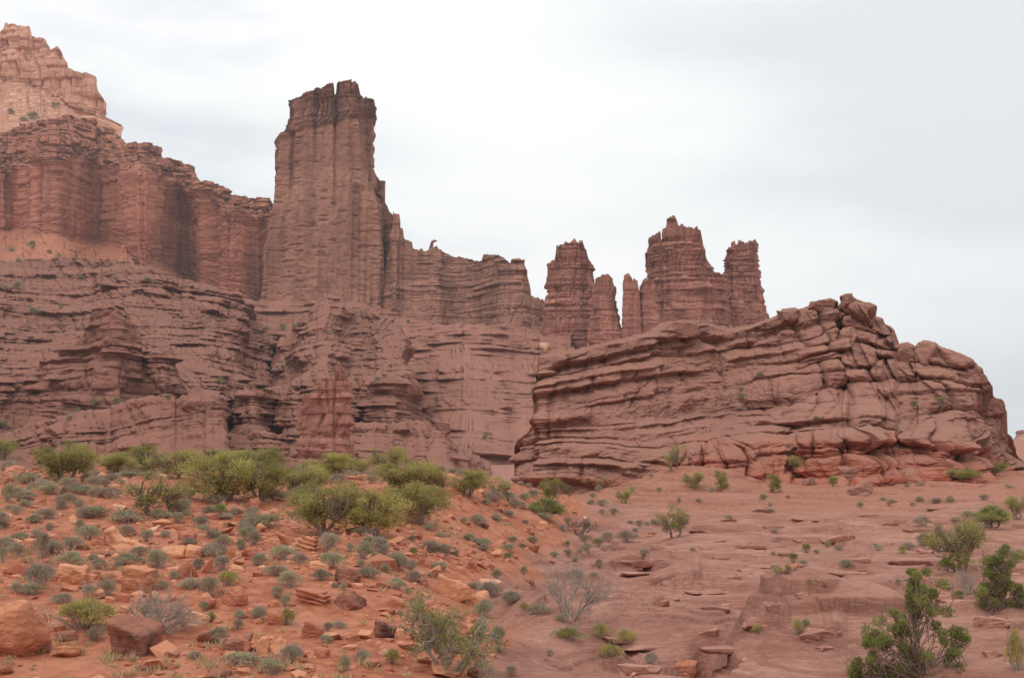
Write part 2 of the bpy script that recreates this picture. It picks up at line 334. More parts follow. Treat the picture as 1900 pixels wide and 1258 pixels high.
# --- great tower
s5, s6 = TH(21, 3.2, var=.8), TH(22, 1.2)
top_c = curve([(500, 182), (541, 182), (542, 183), (556, 178), (575, 170), (600, 162), (608, 157), (617, 157), (619.5, 160), (620.8, 179), (623.6, 179), (625.2, 158), (628, 154), (640, 152), (655, 155), (664, 160), (669, 178), (672, 186), (679, 182), (681, 186), (686, 181), (700, 182)], .9, 5, 3.5, 7)
prof_c = [(150, 541, 688), (183, 541, 688), (196, 540, 689), (205, 538, 693), (212, 537, 692), (218, 526, 689), (222, 522, 688), (245, 519, 687), (270, 516, 688), (280, 517, 689), (300, 516, 692), (330, 512, 697), (336, 511, 703), (360, 508, 711), (385, 505, 715), (400, 503, 716), (440, 499, 718), (480, 495, 720), (540, 490, 724), (600, 484, 728), (680, 470, 740)]
def d_tower(X, Y, Z, A, px, row, t):
    line = np.interp(px, [510, 545, 600, 650, 695], [262, 246, 234, 224, 212]); cap = sstep(5, -5, row - line)
    d, tn = beds(A, Y / 40, Z + 2 * vnoise(X / 30, Z / 60, 0, 22), s5, .7, .3, 1.1, .14, 5, 6, 1.2, 1.2, .5, 14)
    d2, tn2 = beds(A, Y / 40, Z + 1.2 * vnoise(X / 12, Z / 40, 0, 23), s6, .3, .2, .6, .2, 4, 3, .5, .5, .3)
    dash = np.clip(vnoise(X / 5, Y / 6, Z / 1.1, 30) - .35, 0, 1) * 1.4 * (1 - cap)
    flute = -4.2 * np.abs(vnoise(X / 8.5, Y / 9, Z / 260, 25)) - 1.7 * np.abs(vnoise(X / 3.0, Y / 4, Z / 90, 26)) - dash + 1.6 * vnoise(X / 16, Y / 16, Z / 100, 27)
    d = (d + d2) * (.10 + .75 * cap) + flute * (1.25 - .15 * cap) - .8 + 1.6 * cap * sstep(40, 10, line - row) + .4 * fbm(X / 2, Y / 2, Z / 3, 28, 3)
    d = d * (1 - .5 * sstep(.0, .25, 1 - t) * 0)
    return d, dict(tone=np.clip(.25 * tn + .2 * tn2 + .32 - .05 * cap + .18 * sstep(470, 560, row), 0, 1),
                   varn=np.clip(.75 * cap * (.6 + .4 * vnoise(X / 6, 5, Z / 30, 31)) + .6 * sstep(.1, .55, vnoise(X / 3.2, Y / 6, Z / 160, 29)) * sstep(.2, .8, t), 0, .85))
tower = spire("rock_tower", M_tower, 620, prof_c, top_c, d_tower, .75, 3.4, 700, 1.0, 680, seed=33)
tag(tower, "colossal square red sandstone tower with dark cracked cap, the tallest rock in view", "rock tower")

# --- fin running right from the tower
s7, s8 = TH(41, 2.6, var=.7), TH(42, 1.0)
top_d = curve([(690, 320), (700, 335), (708, 336), (712, 370), (716, 393), (720, 398), (725, 396), (726, 390), (729, 394), (733, 398), (741, 399), (743, 424), (749, 424), (748, 440), (752, 446), (764, 447), (766, 460), (790, 463), (795, 464), (797, 456), (801, 455), (812, 457), (820, 462), (827, 470), (860, 476), (880, 484), (894, 486), (895, 473), (905, 472), (930, 474), (938, 478), (946, 487), (950, 482), (960, 479), (971, 481), (974, 498), (979, 510), (984, 530), (986, 548), (996, 552), (1001, 558), (1006, 590), (1012, 610)], .8, 6, 3, 6)
def dep_d(px, t):
    return 585 + 22 * np.clip((px - 700) / 60, 0, 1) * 0 + 30 * np.clip((730 - px) / 40, 0, 1) + 26 * t + 3 * np.sin(px / 19.0) + 25 * np.clip((px - 985) / 25, 0, 1) ** 2 - 12 * sstep(870, 960, px) + 6 * np.sin(px / 41.0)
def d_fin(X, Y, Z, A, px, row, t):
    d, tn = beds(A, Y / 40, Z - .03 * X + 2 * vnoise(X / 40, Z / 60, 0, 42), s7, 1.4, .9, 1.5, .14, 12, 7, 1.4, 1.3, .5, 18)
    d2, tn2 = beds(A, Y / 40, Z - .03 * X + 1.2 * vnoise(X / 15, Z / 40, 0, 43), s8, .5, .3, .7, .2, 6, 4, .5, .5, .3)
    fl = -3.0 * np.abs(vnoise(X / 9, Y / 12, Z / 90, 45)) - 1.0 * np.abs(vnoise(X / 4, Y / 4, Z / 40, 46))
    q = .55 + .45 * sstep(780, 900, px)
    l1, _ = ledges(A, 0, Z - .03 * X + 1.5 * vnoise(X / 30, Z / 20, 0, 47), s7, .7, 14)
    d = d * q * .45 + l1 + d2 * .6 + fl
    return d, dict(tone=np.clip(.3 * tn + .2 * tn2 + .3, 0, 1), varn=.4 * sstep(.15, .6, vnoise(X / 4, 4, Z / 60, 49)) * t)
fin = relief("rock_fin", M_tower, 692, 1012, top_d, 680, dep_d, d_fin, 1.0, 30, -4, drop=40)
tag(fin, "long jagged red rock fin stepping down to the right from the great tower", "rock fin")
# the hooked hoodoo standing on the fin
def tube_mesh(name, pts, rads, mat, n=14, parent=None, nz=.25, seed=0):
    pts = np.array(pts, float); k = 8; u = np.linspace(0, len(pts) - 1, (len(pts) - 1) * k + 1); i = np.arange(len(pts))
    Pp = np.stack([np.interp(u, i, pts[:, a]) for a in range(3)], -1); rr = np.interp(u, i, rads); th = np.linspace(0, 2 * math.pi, n, endpoint=False)
    tg = np.gradient(Pp, axis=0); tg /= np.linalg.norm(tg, axis=1)[:, None]; up = np.array([0, 1, 0.01]); a = np.cross(tg, up); a /= np.linalg.norm(a, axis=1)[:, None]; b = np.cross(a, tg)
    V = Pp[:, None] + rr[:, None, None] * (np.cos(th)[None, :, None] * a[:, None] + np.sin(th)[None, :, None] * b[:, None])
    m = np.mean(rads); V = V * 1.0; V += (nz * m) * np.stack([vnoise(V[..., 0] / m, V[..., 1] / m, V[..., 2] / m, seed + q) for q in range(3)], -1)
    V = np.concatenate([Pp[:1, None] + 0 * V[:1], V, Pp[-1:, None] + 0 * V[-1:]], 0)
    nn = V.shape[0] * n
    return link(name, mesh_from(name, V, grid_faces(V.shape[0], n, True), 4, mat, dict(tone=np.full(nn, .4), varn=np.full(nn, .3), red=np.zeros(nn))), parent)
hk = [(801, 458), (801, 453), (802.5, 449), (806, 447), (811, 447.5)]
tag(tube_mesh("hoodoo", [at(a, b, 588) for a, b in hk], [.9, .7, .65, .6, .15], M_tower, seed=5), "small hooked hoodoo like a beak perched on the crest of the fin", "hoodoo")

# --- spires in the centre right
def spire_disp(seed, th1, th2, k=1.0, dip=0.0, varn=.35):
    a, b = TH(seed, th1, var=.7), TH(seed + 1, th2)
    def f(X, Y, Z, A, px, row, t):
        d, tn = beds(A, Y / 40, Z + dip * X + 1.5 * vnoise(X / 25, Z / 50, Y / 40, seed), a, 1.2 * k, .9 * k, 1.3 * k, .16, 10, 6, .9 * k, .9 * k, .5, 12)
        d2, tn2 = beds(A, Y / 40, Z + dip * X + .8 * vnoise(X / 12, Z / 40, Y / 20, seed + 3), b, .45 * k, .3 * k, .6 * k, .22, 6, 3, .4 * k, .4 * k, .3)
        fl = -2.2 * k * np.abs(vnoise(X / 6.5, Y / 6.5, Z / 70, seed + 5)) - .8 * k * np.abs(vnoise(X / 2.8, Y / 3, Z / 30, seed + 6))
        l1, _ = ledges(A, Y / 30, Z + dip * X + 1.2 * vnoise(X / 15, Z / 20, Y / 20, seed + 4), a, .55 * k, 7, cap=3)
        low = sstep(.85, .35, t)
        return (d * .6 + l1 * 1.1) * (1 - .45 * low) + d2 * .7 + fl, dict(tone=np.clip(.35 * tn + .2 * tn2 + .22, 0, 1), varn=varn * sstep(.1, .6, vnoise(X / 3.5, Y / 5, Z / 50, seed + 7)))
    return f
SP = []
def sp(D, prof, top, seed, label, th=(2.2, .9), k=1.1, ratio=.8, pw=2.8, nt=300, rb=None, jit=1.6, blk=7, bw=6):
    o = spire("rock_spire", M_spire, D, prof, curve(top, jit, seed, blk, bw), spire_disp(seed, *th, k=k), ratio, pw, nt, 1.0, rb, seed=seed)
    tag(o, label, "rock spire", "rock spires on the skyline"); SP.append(o)
sp(560, [(445, 1019, 1098), (488, 1018, 1098), (505, 1018, 1105), (540, 1012, 1106), (580, 1006, 1108), (640, 998, 1112), (720, 985, 1120)],
   [(1019, 488), (1022, 482), (1030, 481), (1032, 462), (1033, 452), (1035, 461), (1042, 454), (1047, 449), (1056, 450), (1066, 446), (1072, 450), (1082, 448), (1085, 455), (1088, 462), (1092, 480), (1098, 490)], 51,
   "broad stepped spire with battlement top, first of the skyline spires right of the gap", nt=340)
sp(530, [(510, 1102, 1138), (545, 1102, 1138), (570, 1098, 1144), (590, 1095, 1150), (615, 1093, 1160), (700, 1080, 1165)], [(1100, 530), (1105, 520), (1112, 514), (1124, 511), (1134, 514), (1138, 530)], 53,
   "stubby round-topped spire of stacked ledges right of the battlemented spire", nt=200, pw=2.4, ratio=1, k=.6)
sp(525, [(507, 1156, 1186), (540, 1155, 1187), (570, 1155, 1190), (620, 1152, 1192), (700, 1146, 1196)], [(1157, 524), (1160, 512), (1166, 507), (1171, 512), (1178, 520), (1183, 522), (1187, 540)], 55,
   "slim finger spire with pointed cap just right of the narrow sky gap", nt=180, pw=2.6, ratio=1, k=.45)
sp(528, [(517, 1187, 1213), (540, 1187, 1214), (580, 1185, 1224), (620, 1184, 1230), (700, 1182, 1236)], [(1186, 530), (1192, 520), (1200, 518), (1205, 522), (1212, 540)], 57,
   "short spire squeezed between the slim finger spire and the big broad spire", nt=160, pw=2.6, ratio=1, k=.45)
sp(560, [(400, 1203, 1345), (480, 1200, 1346), (540, 1196, 1352), (580, 1190, 1380), (640, 1185, 1400), (720, 1175, 1430)],
   [(1200, 480), (1203, 452), (1207, 440), (1212, 434), (1220, 432), (1224, 431), (1225.5, 456), (1227.5, 456), (1229, 430), (1232, 424), (1237, 420), (1238, 406), (1244, 403), (1252, 405), (1257, 412), (1258, 418), (1270, 420), (1284, 423), (1294, 425), (1300, 432), (1304, 450), (1308, 470), (1312, 484), (1320, 498), (1330, 506), (1345, 508)], 59,
   "biggest and broadest skyline spire with a knobbed boulder on its summit", th=(2.8, 1.0), nt=460)
sp(575, [(447, 1346, 1403), (480, 1346, 1404), (505, 1346, 1408), (530, 1340, 1414), (560, 1330, 1421), (580, 1322, 1428), (640, 1300, 1445), (720, 1280, 1470)],
   [(1346, 470), (1350, 460), (1362, 452), (1376, 450), (1388, 448), (1402, 447), (1408, 470)], 61,
   "squared spire with flat overhanging top, last of the skyline spires on the right", nt=300)
sp(700, [(545, 1003, 1013), (580, 998, 1022), (640, 990, 1030)], [(998, 556), (1006, 550), (1010, 560), (1014, 548), (1020, 560)], 63,
   "small distant paler spire seen deep in the gap beside the fin", nt=120, ratio=1)

# --- layered apron below tower and fin
s9, s10 = TH(71, 3.4, var=.8), TH(72, 1.1)
top_e = curve([(360, 560), (420, 545), (460, 556), (500, 560), (560, 556), (640, 558), (700, 566), (760, 590), (800, 600), (860, 600), (960, 604), (1000, 606), (1060, 615)], 1.5, 7, 2, 12)
def dep_e(px, t):
    row = 905 + (top_e(px) - 905) * t
    return np.interp(row, [540, 600, 690, 760, 830, 905], [592, 566, 500, 440, 380, 330]) - 22 * np.exp(-((px - 870) / 90.0) ** 2) * sstep(590, 610, row) + 8 * np.sin(px / 37.0)
def d_apron(X, Y, Z, A, px, row, t):
    S = Z - .02 * X + 2.0 * vnoise(X / 50, Z / 40, 0, 72)
    d, tn = beds(A, 0, S, s9, 1.7, .8, 1.2, .15, 14)
    d2, tn2 = beds(A, 0, S + .8 * vnoise(X / 15, Z / 30, 0, 73), s10, .55, .35, .7, .22, 7)
    l3, _ = ledges(A, 0, S + .6 * vnoise(X / 8, Z / 6, 0, 70), s10, 1.1, 7, bias=.35)
    d2 = d2 + l3
    fl = -1.8 * np.abs(vnoise(X / 18, 0, Z / 30, 75)) + .8 * fbm(X / 7, Y / 9, Z / 4, 76, 3)
    talus = sstep(.05, .45, vnoise(X / 22, 2, Z / 9, 77) - .28 + .25 * sstep(800, 880, row))
    l1, _ = ledges(A, 0, S + 1.5 * vnoise(X / 20, Z / 12, 0, 74), s9, 1.0, 14, bias=.32, cap=4)
    return (d * .35 + l1 + d2 * .6) * (1 - .8 * talus) + fl + talus * .7 * fbm(X / 6, Z / 4, 0, 78, 4), dict(tone=np.clip(.3 * tn + .2 * tn2 + .34 + .1 * talus, 0, 1), varn=.3 * sstep(.2, .6, vnoise(X / 5, 4, Z / 50, 79)))
apron = relief("cliff_foot", M_apron, 360, 1060, top_e, 905, dep_e, d_apron, 1.05, 60, 2)
tag(apron, kind='structure')

# --- terraces on the left
def terr_disp(seed, th1, th2, k=1.0, dip=0.0, block=5, warp=2.0, crackk=.9, talus=0.5, varn=.3):
    a, b = TH(seed, th1, var=.75), TH(seed + 1, th2)
    def f(X, Y, Z, A, px, row, t):
        S = Z + dip * X + warp * fbm(X / 40, Z / 25, 0, seed, 3)
        d, tn = beds(A, 0, S, a, 2.2 * k, 1.5 * k, 2.0 * k, .17, 11, block * 1.6, 1.8 * k, 1.5 * crackk * k, .45, 16)
        d2, tn2 = beds(A, 0, S + .7 * vnoise(X / 12, Z / 12, 0, seed + 3), b, .7 * k, .5 * k, .8 * k, .22, 6, block * .7, .7 * k, .6 * crackk * k, .3, 8)
        fl = -1.8 * k * np.abs(vnoise(X / 17, 0, Z / 30, seed + 5)) + 1.6 * k * vnoise(X / 8, 0, Z / 8, seed + 6) + .5 * k * fbm(X / 2, Y / 2, Z / 1.5, seed + 8, 3)
        l1, _ = ledges(A, 0, S + .6 * vnoise(X / 9, Z / 6, 0, seed + 11), a, 1.05 * k, 9, bias=.2, cap=4)
        l2, _ = ledges(A, 0, S + .5 * vnoise(X / 5, Z / 4, 0, seed + 12), b, 1.1 * k, 5, bias=.2)
        d = d * .5 + l1; d2 = d2 * .55 + l2
        ta = talus * sstep(.1, .5, vnoise(X / 20, 2, Z / 6, seed + 7))
        return (d + d2) * (1 - .9 * ta) + fl, dict(tone=np.clip(.3 * tn + .2 * tn2 + .26 + .15 * ta, 0, 1), varn=varn * sstep(.2, .6, vnoise(X / 4, 4, Z / 30, seed + 9)))
    return f
TERR = []
def terr(x0, x1, top, bot, dep, disp, back=30, jit=1.2, blk=4, bw=10, step=1.0, bd=2, ends=0, name="terrace", drop=None):
    o = relief(name, M_terr, x0, x1, curve(top, jit, x0 + 500, blk, bw), bot, dep, disp, step, back, bd, ends=ends, drop=drop); tag(o, kind='structure'); TERR.append(o); return o
terr(-420, 575, [(-420, 500), (-100, 480), (0, 484), (130, 478), (200, 482), (240, 486), (290, 500), (330, 516), (380, 528), (430, 545), (452, 560), (462, 590), (500, 610), (514, 640), (518, 668), (545, 690), (575, 700)], 860,
     lambda px, t: 330 + 150 * t ** 1.5 - 35 * np.exp(-((px - 400) / 70.0) ** 2) * (1 - t) + 10 * np.sin(px / 60.0) + 60 * sstep(420, 570, px) * t, terr_disp(101, 4.2, 1.3, 1.15, dip=.0, block=6), 90, bd=6)
terr(500, 800, [(500, 690), (520, 640), (535, 632), (560, 590), (585, 566), (606, 548), (625, 560), (642, 574), (680, 580), (705, 584), (735, 604), (750, 610), (756, 640), (758, 690), (766, 730), (778, 760), (790, 790), (800, 840)], 860,
     lambda px, t: 325 + 110 * t ** 1.6 + 40 * sstep(745, 800, px) + 8 * np.sin(px / 25.0), terr_disp(111, 3.6, 1.2, 1.0, dip=-.12, block=5), 60, bd=6)
terr(-300, 352, [(-300, 720), (0, 700), (60, 690), (110, 668), (135, 640), (160, 600), (170, 574), (190, 570), (216, 572), (240, 600), (262, 625), (270, 655), (300, 653), (330, 662), (334, 680), (338, 740), (352, 800)], 860,
     lambda px, t: 292 + 26 * t - 16 * np.exp(-((px - 225) / 45.0) ** 2) - 10 * np.exp(-((px - 300) / 30.0) ** 2) + 30 * sstep(325, 352, px) + 5 * np.sin(px / 31.0), terr_disp(121, 3.2, 1.1, .95, dip=-.03, block=6), 40)
terr(400, 560, [(400, 745), (415, 728), (440, 726), (470, 724), (520, 722), (545, 730), (560, 738)], 860, lambda px, t: 262 + 22 * t + 8 * np.sin(px / 13.0), terr_disp(131, 4.5, 1.2, .8, block=4, varn=.7), 35)
terr(625, 800, [(625, 712), (660, 708), (690, 704), (706, 702), (735, 694), (760, 690), (768, 720), (775, 748), (785, 770), (800, 800)], 860, lambda px, t: 268 + 22 * t + 6 * np.sin(px / 17.0) + 25 * sstep(760, 800, px), terr_disp(136, 4.0, 1.1, .75, block=5, varn=.5), 35)
terr(-400, 440, [(-400, 860), (-100, 838), (0, 808), (60, 790), (110, 775), (170, 765), (215, 758), (262, 744), (290, 738), (330, 742), (345, 736), (400, 735), (414, 740), (419, 760), (420, 785), (428, 800), (440, 812)], 905,
     lambda px, t: 205 + 30 * t + 4 * np.sin(px / 27.0) - 10 * np.exp(-((px - 380) / 40.0) ** 2) + 18 * sstep(410, 440, px), terr_disp(141, 2.8, .9, .8, dip=-.16, block=6, warp=1.5), 40)
terr(415, 700, [(415, 812), (450, 806), (480, 800), (510, 808), (540, 815), (600, 830), (700, 840)], 905, lambda px, t: 195 + 30 * t + 5 * np.sin(px / 21.0), terr_disp(146, 2.2, .8, .6, block=5, warp=1.6), 60)
terr(625, 905, [(625, 800), (645, 796), (660, 790), (700, 790), (740, 786), (780, 787), (800, 789), (806, 800), (826, 802), (832, 812), (845, 832), (862, 852), (880, 866), (905, 884)], 905,
     lambda px, t: 212 + 30 * t + 4 * np.sin(px / 23.0) + 20 * sstep(800, 905, px), terr_disp(151, 2.6, .9, .75, block=6, warp=1.5), 40)

# twin pinnacle in front of the terraces
M_pin = rock_mat("pinnacle_rock", srgb(146, 98, 84), srgb(176, 124, 108), srgb(178, 130, 113), srgb(92, 63, 58), 1.6, .3, .06, dustk=.5)
pin = spire("rock_pinnacle", M_pin, 205, [(676, 556, 645), (760, 555, 648), (800, 552, 650), (850, 545, 652), (900, 538, 656)],
            curve([(550, 760), (560, 744), (575, 730), (590, 722), (593, 708), (598, 703), (606, 702), (612, 704), (617, 708), (618, 730), (619.5, 730), (620.5, 690), (622, 678), (630, 675), (638, 680), (642, 700), (648, 712)], .6, 9, 2, 5), terr_disp(161, 3.0, .9, .34, block=4, warp=1.2, talus=0, crackk=1.6), .7, 3, 320, 1.0, 900, seed=8)
tag(pin, "twin headed pinnacle of weathered red rock standing above the green junipers", "rock pinnacle")
# --- big dipping outcrop on the right
s14, s15 = TH(84, .4, -20, 60, .5), TH(85, 1.0, -20, 60, .5)
s11, s12, s13 = TH(81, 1.35, -20, 60, .5), TH(82, .85, -20, 60, .6), TH(83, 1.5, -20, 60, .5)
top_f = curve([(950, 826), (953, 817), (962, 812), (974, 802), (984, 780), (990, 745), (996, 700), (999, 664), (1003, 660), (1030, 656), (1060, 650), (1110, 636), (1150, 628), (1190, 618), (1220, 600), (1260, 594), (1300, 592), (1318, 600), (1345, 612), (1392, 604), (1425, 592), (1446, 584), (1449, 575), (1470, 573), (1478, 576), (1500, 567), (1512, 559), (1535, 556), (1546, 562), (1549, 572), (1566, 570), (1567, 556), (1572, 549), (1586, 546), (1590, 553), (1596, 558), (1612, 562), (1628, 570), (1631, 582), (1626, 588), (1641, 592), (1644, 602), (1656, 606), (1662, 614), (1668, 628), (1672, 638), (1688, 636), (1702, 644), (1704, 636), (1714, 632), (1736, 636), (1746, 644), (1770, 652), (1796, 662), (1808, 672), (1820, 684), (1832, 690), (1842, 708), (1850, 716), (1855, 735), (1866, 748), (1870, 764), (1864, 778), (1858, 786), (1862, 796), (1880, 810), (1890, 826), (1897, 846), (1912, 868), (1940, 890)], .5, 10, 1.2, 12)
def bot_f(px): return np.interp(px, [940, 1200, 1500, 1700, 1940], [925, 920, 915, 905, 905])
def depF(px, t):
    sl = np.interp(px, [950, 1000, 1200, 1400, 1560, 1700, 1940], [10, 12, 16, 22, 26, 22, 12])
    Y = 112 + sl * (0.8 * t + 0.2 * sstep(.18, .5, t) * t) + 5 * np.exp(-((px - 1330) / 120.0) ** 2) * sstep(.2, .45, t)
    Y = Y + 16 * np.clip((px - 1690) / 230, 0, 1) ** 2 + 7 * np.clip((1010 - px) / 60, 0, 1) ** 2
    # buttresses and gullies along the foot
    Y = Y - (2.5 * np.exp(-((px - 1385) / 60.0) ** 2) + 2.8 * np.exp(-((px - 1570) / 75.0) ** 2) + 2.4 * np.exp(-((px - 1730) / 70.0) ** 2) - 2.4 * np.exp(-((px - 1470) / 18.0) ** 2)) * sstep(.55, .3, t)
    return Y
def d_crop(X, Y, Z, A, px, row, t):
    Hs = np.interp(px, [950, 1010, 1300, 1560, 1940], [12.5, 12.8, 16, 19.5, 19.5])
    S = (Z + 1) * 13 / Hs + .8 * fbm(X / 17, Z / 7, 0, 82, 3) + .25 * vnoise(X / 4, Z / 3, 0, 85)
    rnds = sstep(1380, 1600, px)                     # the right half weathers into rounded pillows
    left = 1 - rnds
    S = S + .12 * vnoise(X / 1.4, Z / 2, 0, 83) + .05 * vnoise(X / .5, Z / .7, 0, 80)
    l3, _ = ledges(A, 0, S + .3 * vnoise(X / 4, Z / 2, 0, 79), s14, .8, 3.5, .3, .15)
    df, _ = beds(A, 0, S + .3 * vnoise(X / 2, Z / 2, 0, 78), s15, .3, .55, .5, .2, 4, 1.7, .55, .75, .13, 3)
    l1, tn = ledges(A, 0, S, s11, .95, 7, .22, .3, 2.2) 
    l2, tn2 = ledges(A, 0, S + .35 * vnoise(X / 6, Z / 4, 0, 86), s12, 1.0, 4.5, .35, .22)
    d, _ = beds(A, 0, S, s11, .7, .5, .5, .12, 8, 6, .7, .8, .2, 10)
    dp, _ = beds(A, 0, S + .6 * vnoise(X / 3.5, Z / 3, 0, 88), s13, .6, 1.1, .8, .2, 5, 2.8, .8, .8, .2, 4)
    foot = sstep(.34, .24, t + .05 * vnoise(X / 6, 1, 0, 87)) * sstep(1190, 1320, px)
    pil = np.clip(.25 + rnds * .6 + 1.2 * vnoise(X / 9, Y / 20, Z / 5, 98), 0, 1)
    lump = 1.1 * vnoise(X / 5.5, Y / 8, Z / 3.6, 89) + .4 * vnoise(X / 2.0, Y / 3, Z / 1.5, 90) + .09 * fbm(X / .7, 0, Z / .5, 92, 3)
    l1 = l1 * (1 - .5 * sstep(.42, .25, t) * left)
    d = l1 * (1.1 - .5 * rnds) + l2 * (1.0 - .5 * rnds) + l3 * (.8 - .4 * rnds) + d * .5 + (.25 * pil + .85 * pil * rnds + .2 * foot) * dp + 1.1 * foot * df + lump * (.55 + .5 * rnds)
    gul = np.exp(-((A / 6.5 + .7 * vnoise(A / 9, Z / 7, 0, 93)) % 1 - .5) ** 2 / .0018) * (vnoise(A / 6, Z / 4, 4, 94) > .22) * .55 * (1 - sstep(.85, 1, t))
    capm = sstep(1006, 1030, px) * sstep(1680, 1640, px)
    cap = sstep(.90, .93, t + .015 * vnoise(X / 4, 3, 0, 99)) * capm
    d = d + .16 * fbm(X / .9, Y / 2, Z / .6, 77, 5, .65) - 1.3 * sstep(1720, 1880, px) - 1.5 * sstep(1012, 965, px) - gul + .7 * cap - .7 * np.exp(-((t - .885 + .012 * vnoise(X / 4, 3, 0, 99)) / .016) ** 2) * capm
    edge = sstep(0, .03, 1 - t)
    red = np.clip(sstep(.33, .26, t + .06 * vnoise(X / 5, 1, 0, 95)) * sstep(1240, 1330, px) + .7 * sstep(.17, .12, t + .05 * vnoise(X / 5, 1, 0, 95)) * sstep(1330, 1280, px), 0, 1) * sstep(-.0, .05, t)
    red = red * (.55 + .45 * sstep(-.3, .5, vnoise(X / 6, 0, Z / 3, 96)))
    return d * (.35 + .65 * edge), dict(tone=np.clip(.3 * tn + .2 * tn2 + .25, 0, 1), varn=.3 * cap + .25 * sstep(.25, .6, vnoise(X / 3, 4, Z / 9, 97)), red=red)
crop = relief("sandstone_outcrop", M_crop, 950, 1940, top_f, bot_f, depF, d_crop, .9, 9, -2, drop=-4)
tag(crop, "huge dipping red-brown outcrop of ledges and rounded pillows filling the right", "outcrop")

# --- tiny far butte at the right edge
fb = spire("butte", M_spire, 1500, [(798, 1889, 1906), (806, 1888, 1910), (812, 1884, 1925), (822, 1850, 1980), (850, 1780, 2060)], curve([(1880, 806), (1889, 800), (1897, 797), (1906, 801), (1910, 806)], .6, 3, 1, 4), spire_disp(65, 5, 2, 1.5), 1, 2.6, 120, 1.2, 850, seed=3)
tag(fb, "tiny dark butte far off at the right edge beyond the outcrop", "butte")

# ================================================================== GROUND
def tabL(R): return np.interp(R, [0, 8, 15, 24, 32, 42, 50, 56, 62, 68, 78, 88, 105, 130, 200, 300, 500, 900, 5000], [-1.7, -2.3, -3.25, -3.62, -2.75, -1.78, -.72, 0.0, .42, .55, .45, -.4, -1.8, -2.2, -1, 4, 10, 12, 12])
def tabR(R): return np.interp(R, [0, 8, 15, 26, 36, 52, 72, 88, 100, 118, 130, 160, 200, 300, 500, 900, 1500, 5000], [-1.7, -2.5, -3.6, -3.95, -3.85, -3.3, -2.4, -1.6, -.8, .5, 1.2, 2.4, 3, 6, 14, 30, 48, 48])
def ground_base(x, y):
    x = np.asarray(x, float); y = np.asarray(y, float); R = np.hypot(x, y)
    az = np.arctan2(x, np.maximum(y, -0.2 * R)); px = CX + F * np.tan(np.clip(az, -1.2, 1.2)) * 1.0
    px = px + 28 * vnoise(x / 6, y / 6, 0, 201) + 10 * vnoise(x / 1.7, y / 1.7, 0, 202)
    b2 = np.interp(R, [0, 25, 30, 38, 50, 65, 90, 120], [1000, 1000, 1095, 1020, 1110, 1150, 1185, 1200])
    b1 = b2 - np.interp(R, [0, 30, 50, 90], [420, 420, 330, 240])
    s = sstep(0, 1, (px - b1) / (b2 - b1)); s2 = s
    zl, zr = tabL(R), tabR(R); z = zl + (zr - zl) * s2
    z = z + 1.6 * np.exp(-((px - 1285) / 100) ** 2) * np.exp(-((R - 112) / 11) ** 2)
    z = z - .45 * np.exp(-((px - b2 - 40) / 60) ** 2) * sstep(26, 34, R) * sstep(95, 70, R)
    return z, s, px, R
LEDGES = [  # carved undercuts in the slickrock: (left px, right px, row at left, middle, right; height m; overhang m)
    (1122, 1238, 1046, 1040, 1050, .42, .5), (1225, 1335, 1082, 1080, 1076, .4, .4), (1530, 1580, 996, 990, 994, .35, .45), (1200, 1250, 1120, 1117, 1118, .22, .3),
    (1390, 1460, 1166, 1148, 1150, .45, .5), (1480, 1562, 1168, 1180, 1172, .5, .45), (1565, 1612, 1036, 1032, 1034, .2, .3), (1695, 1760, 1056, 1054, 1057, .2, .3), (1350, 1420, 1016, 1013, 1014, .15, .25),
    (1780, 1850, 1112, 1112, 1120, .3, .4), (1850, 1890, 1162, 1168, 1158, .35, .4), (1425, 1450, 1122, 1121, 1120, .2, .25), (1100, 1220, 1232, 1238, 1246, .3, .35), (960, 1060, 975, 970, 974, .15, .2), (1255, 1300, 960, 957, 958, .15, .2),
    (1410, 1500, 962, 960, 963, .12, .2), (1600, 1700, 950, 948, 950, .12, .2), (1670, 1720, 985, 983, 985, .15, .2), (1760, 1880, 1040, 1036, 1038, .2, .25), (1300, 1400, 1035, 1030, 1032, .14, .2)]
DOMES = [(1478, 30.5, 1.6, 2.7, 1.15), (1250, 34, 2.6, 3.2, .4), (1840, 31, 2.2, 2.5, .5), (1420, 35.5, .5, 1.3, -.55), (1385, 33.8, .55, 1.3, -.75), (1352, 32.0, .55, 1.3, -.85), (1320, 30.3, .55, 1.2, -.9), (1288, 28.6, .6, 1.2, -.9), (1590, 33, 1.0, 1.6, -.35), (1520, 36, .9, .8, .4), (1400, 40, 3.5, 3, .3), (1300, 43, 3.2, 3.0, .35), (1180, 45, 1.7, 1.6, -.45), (1700, 44, 3, 3, .3)]
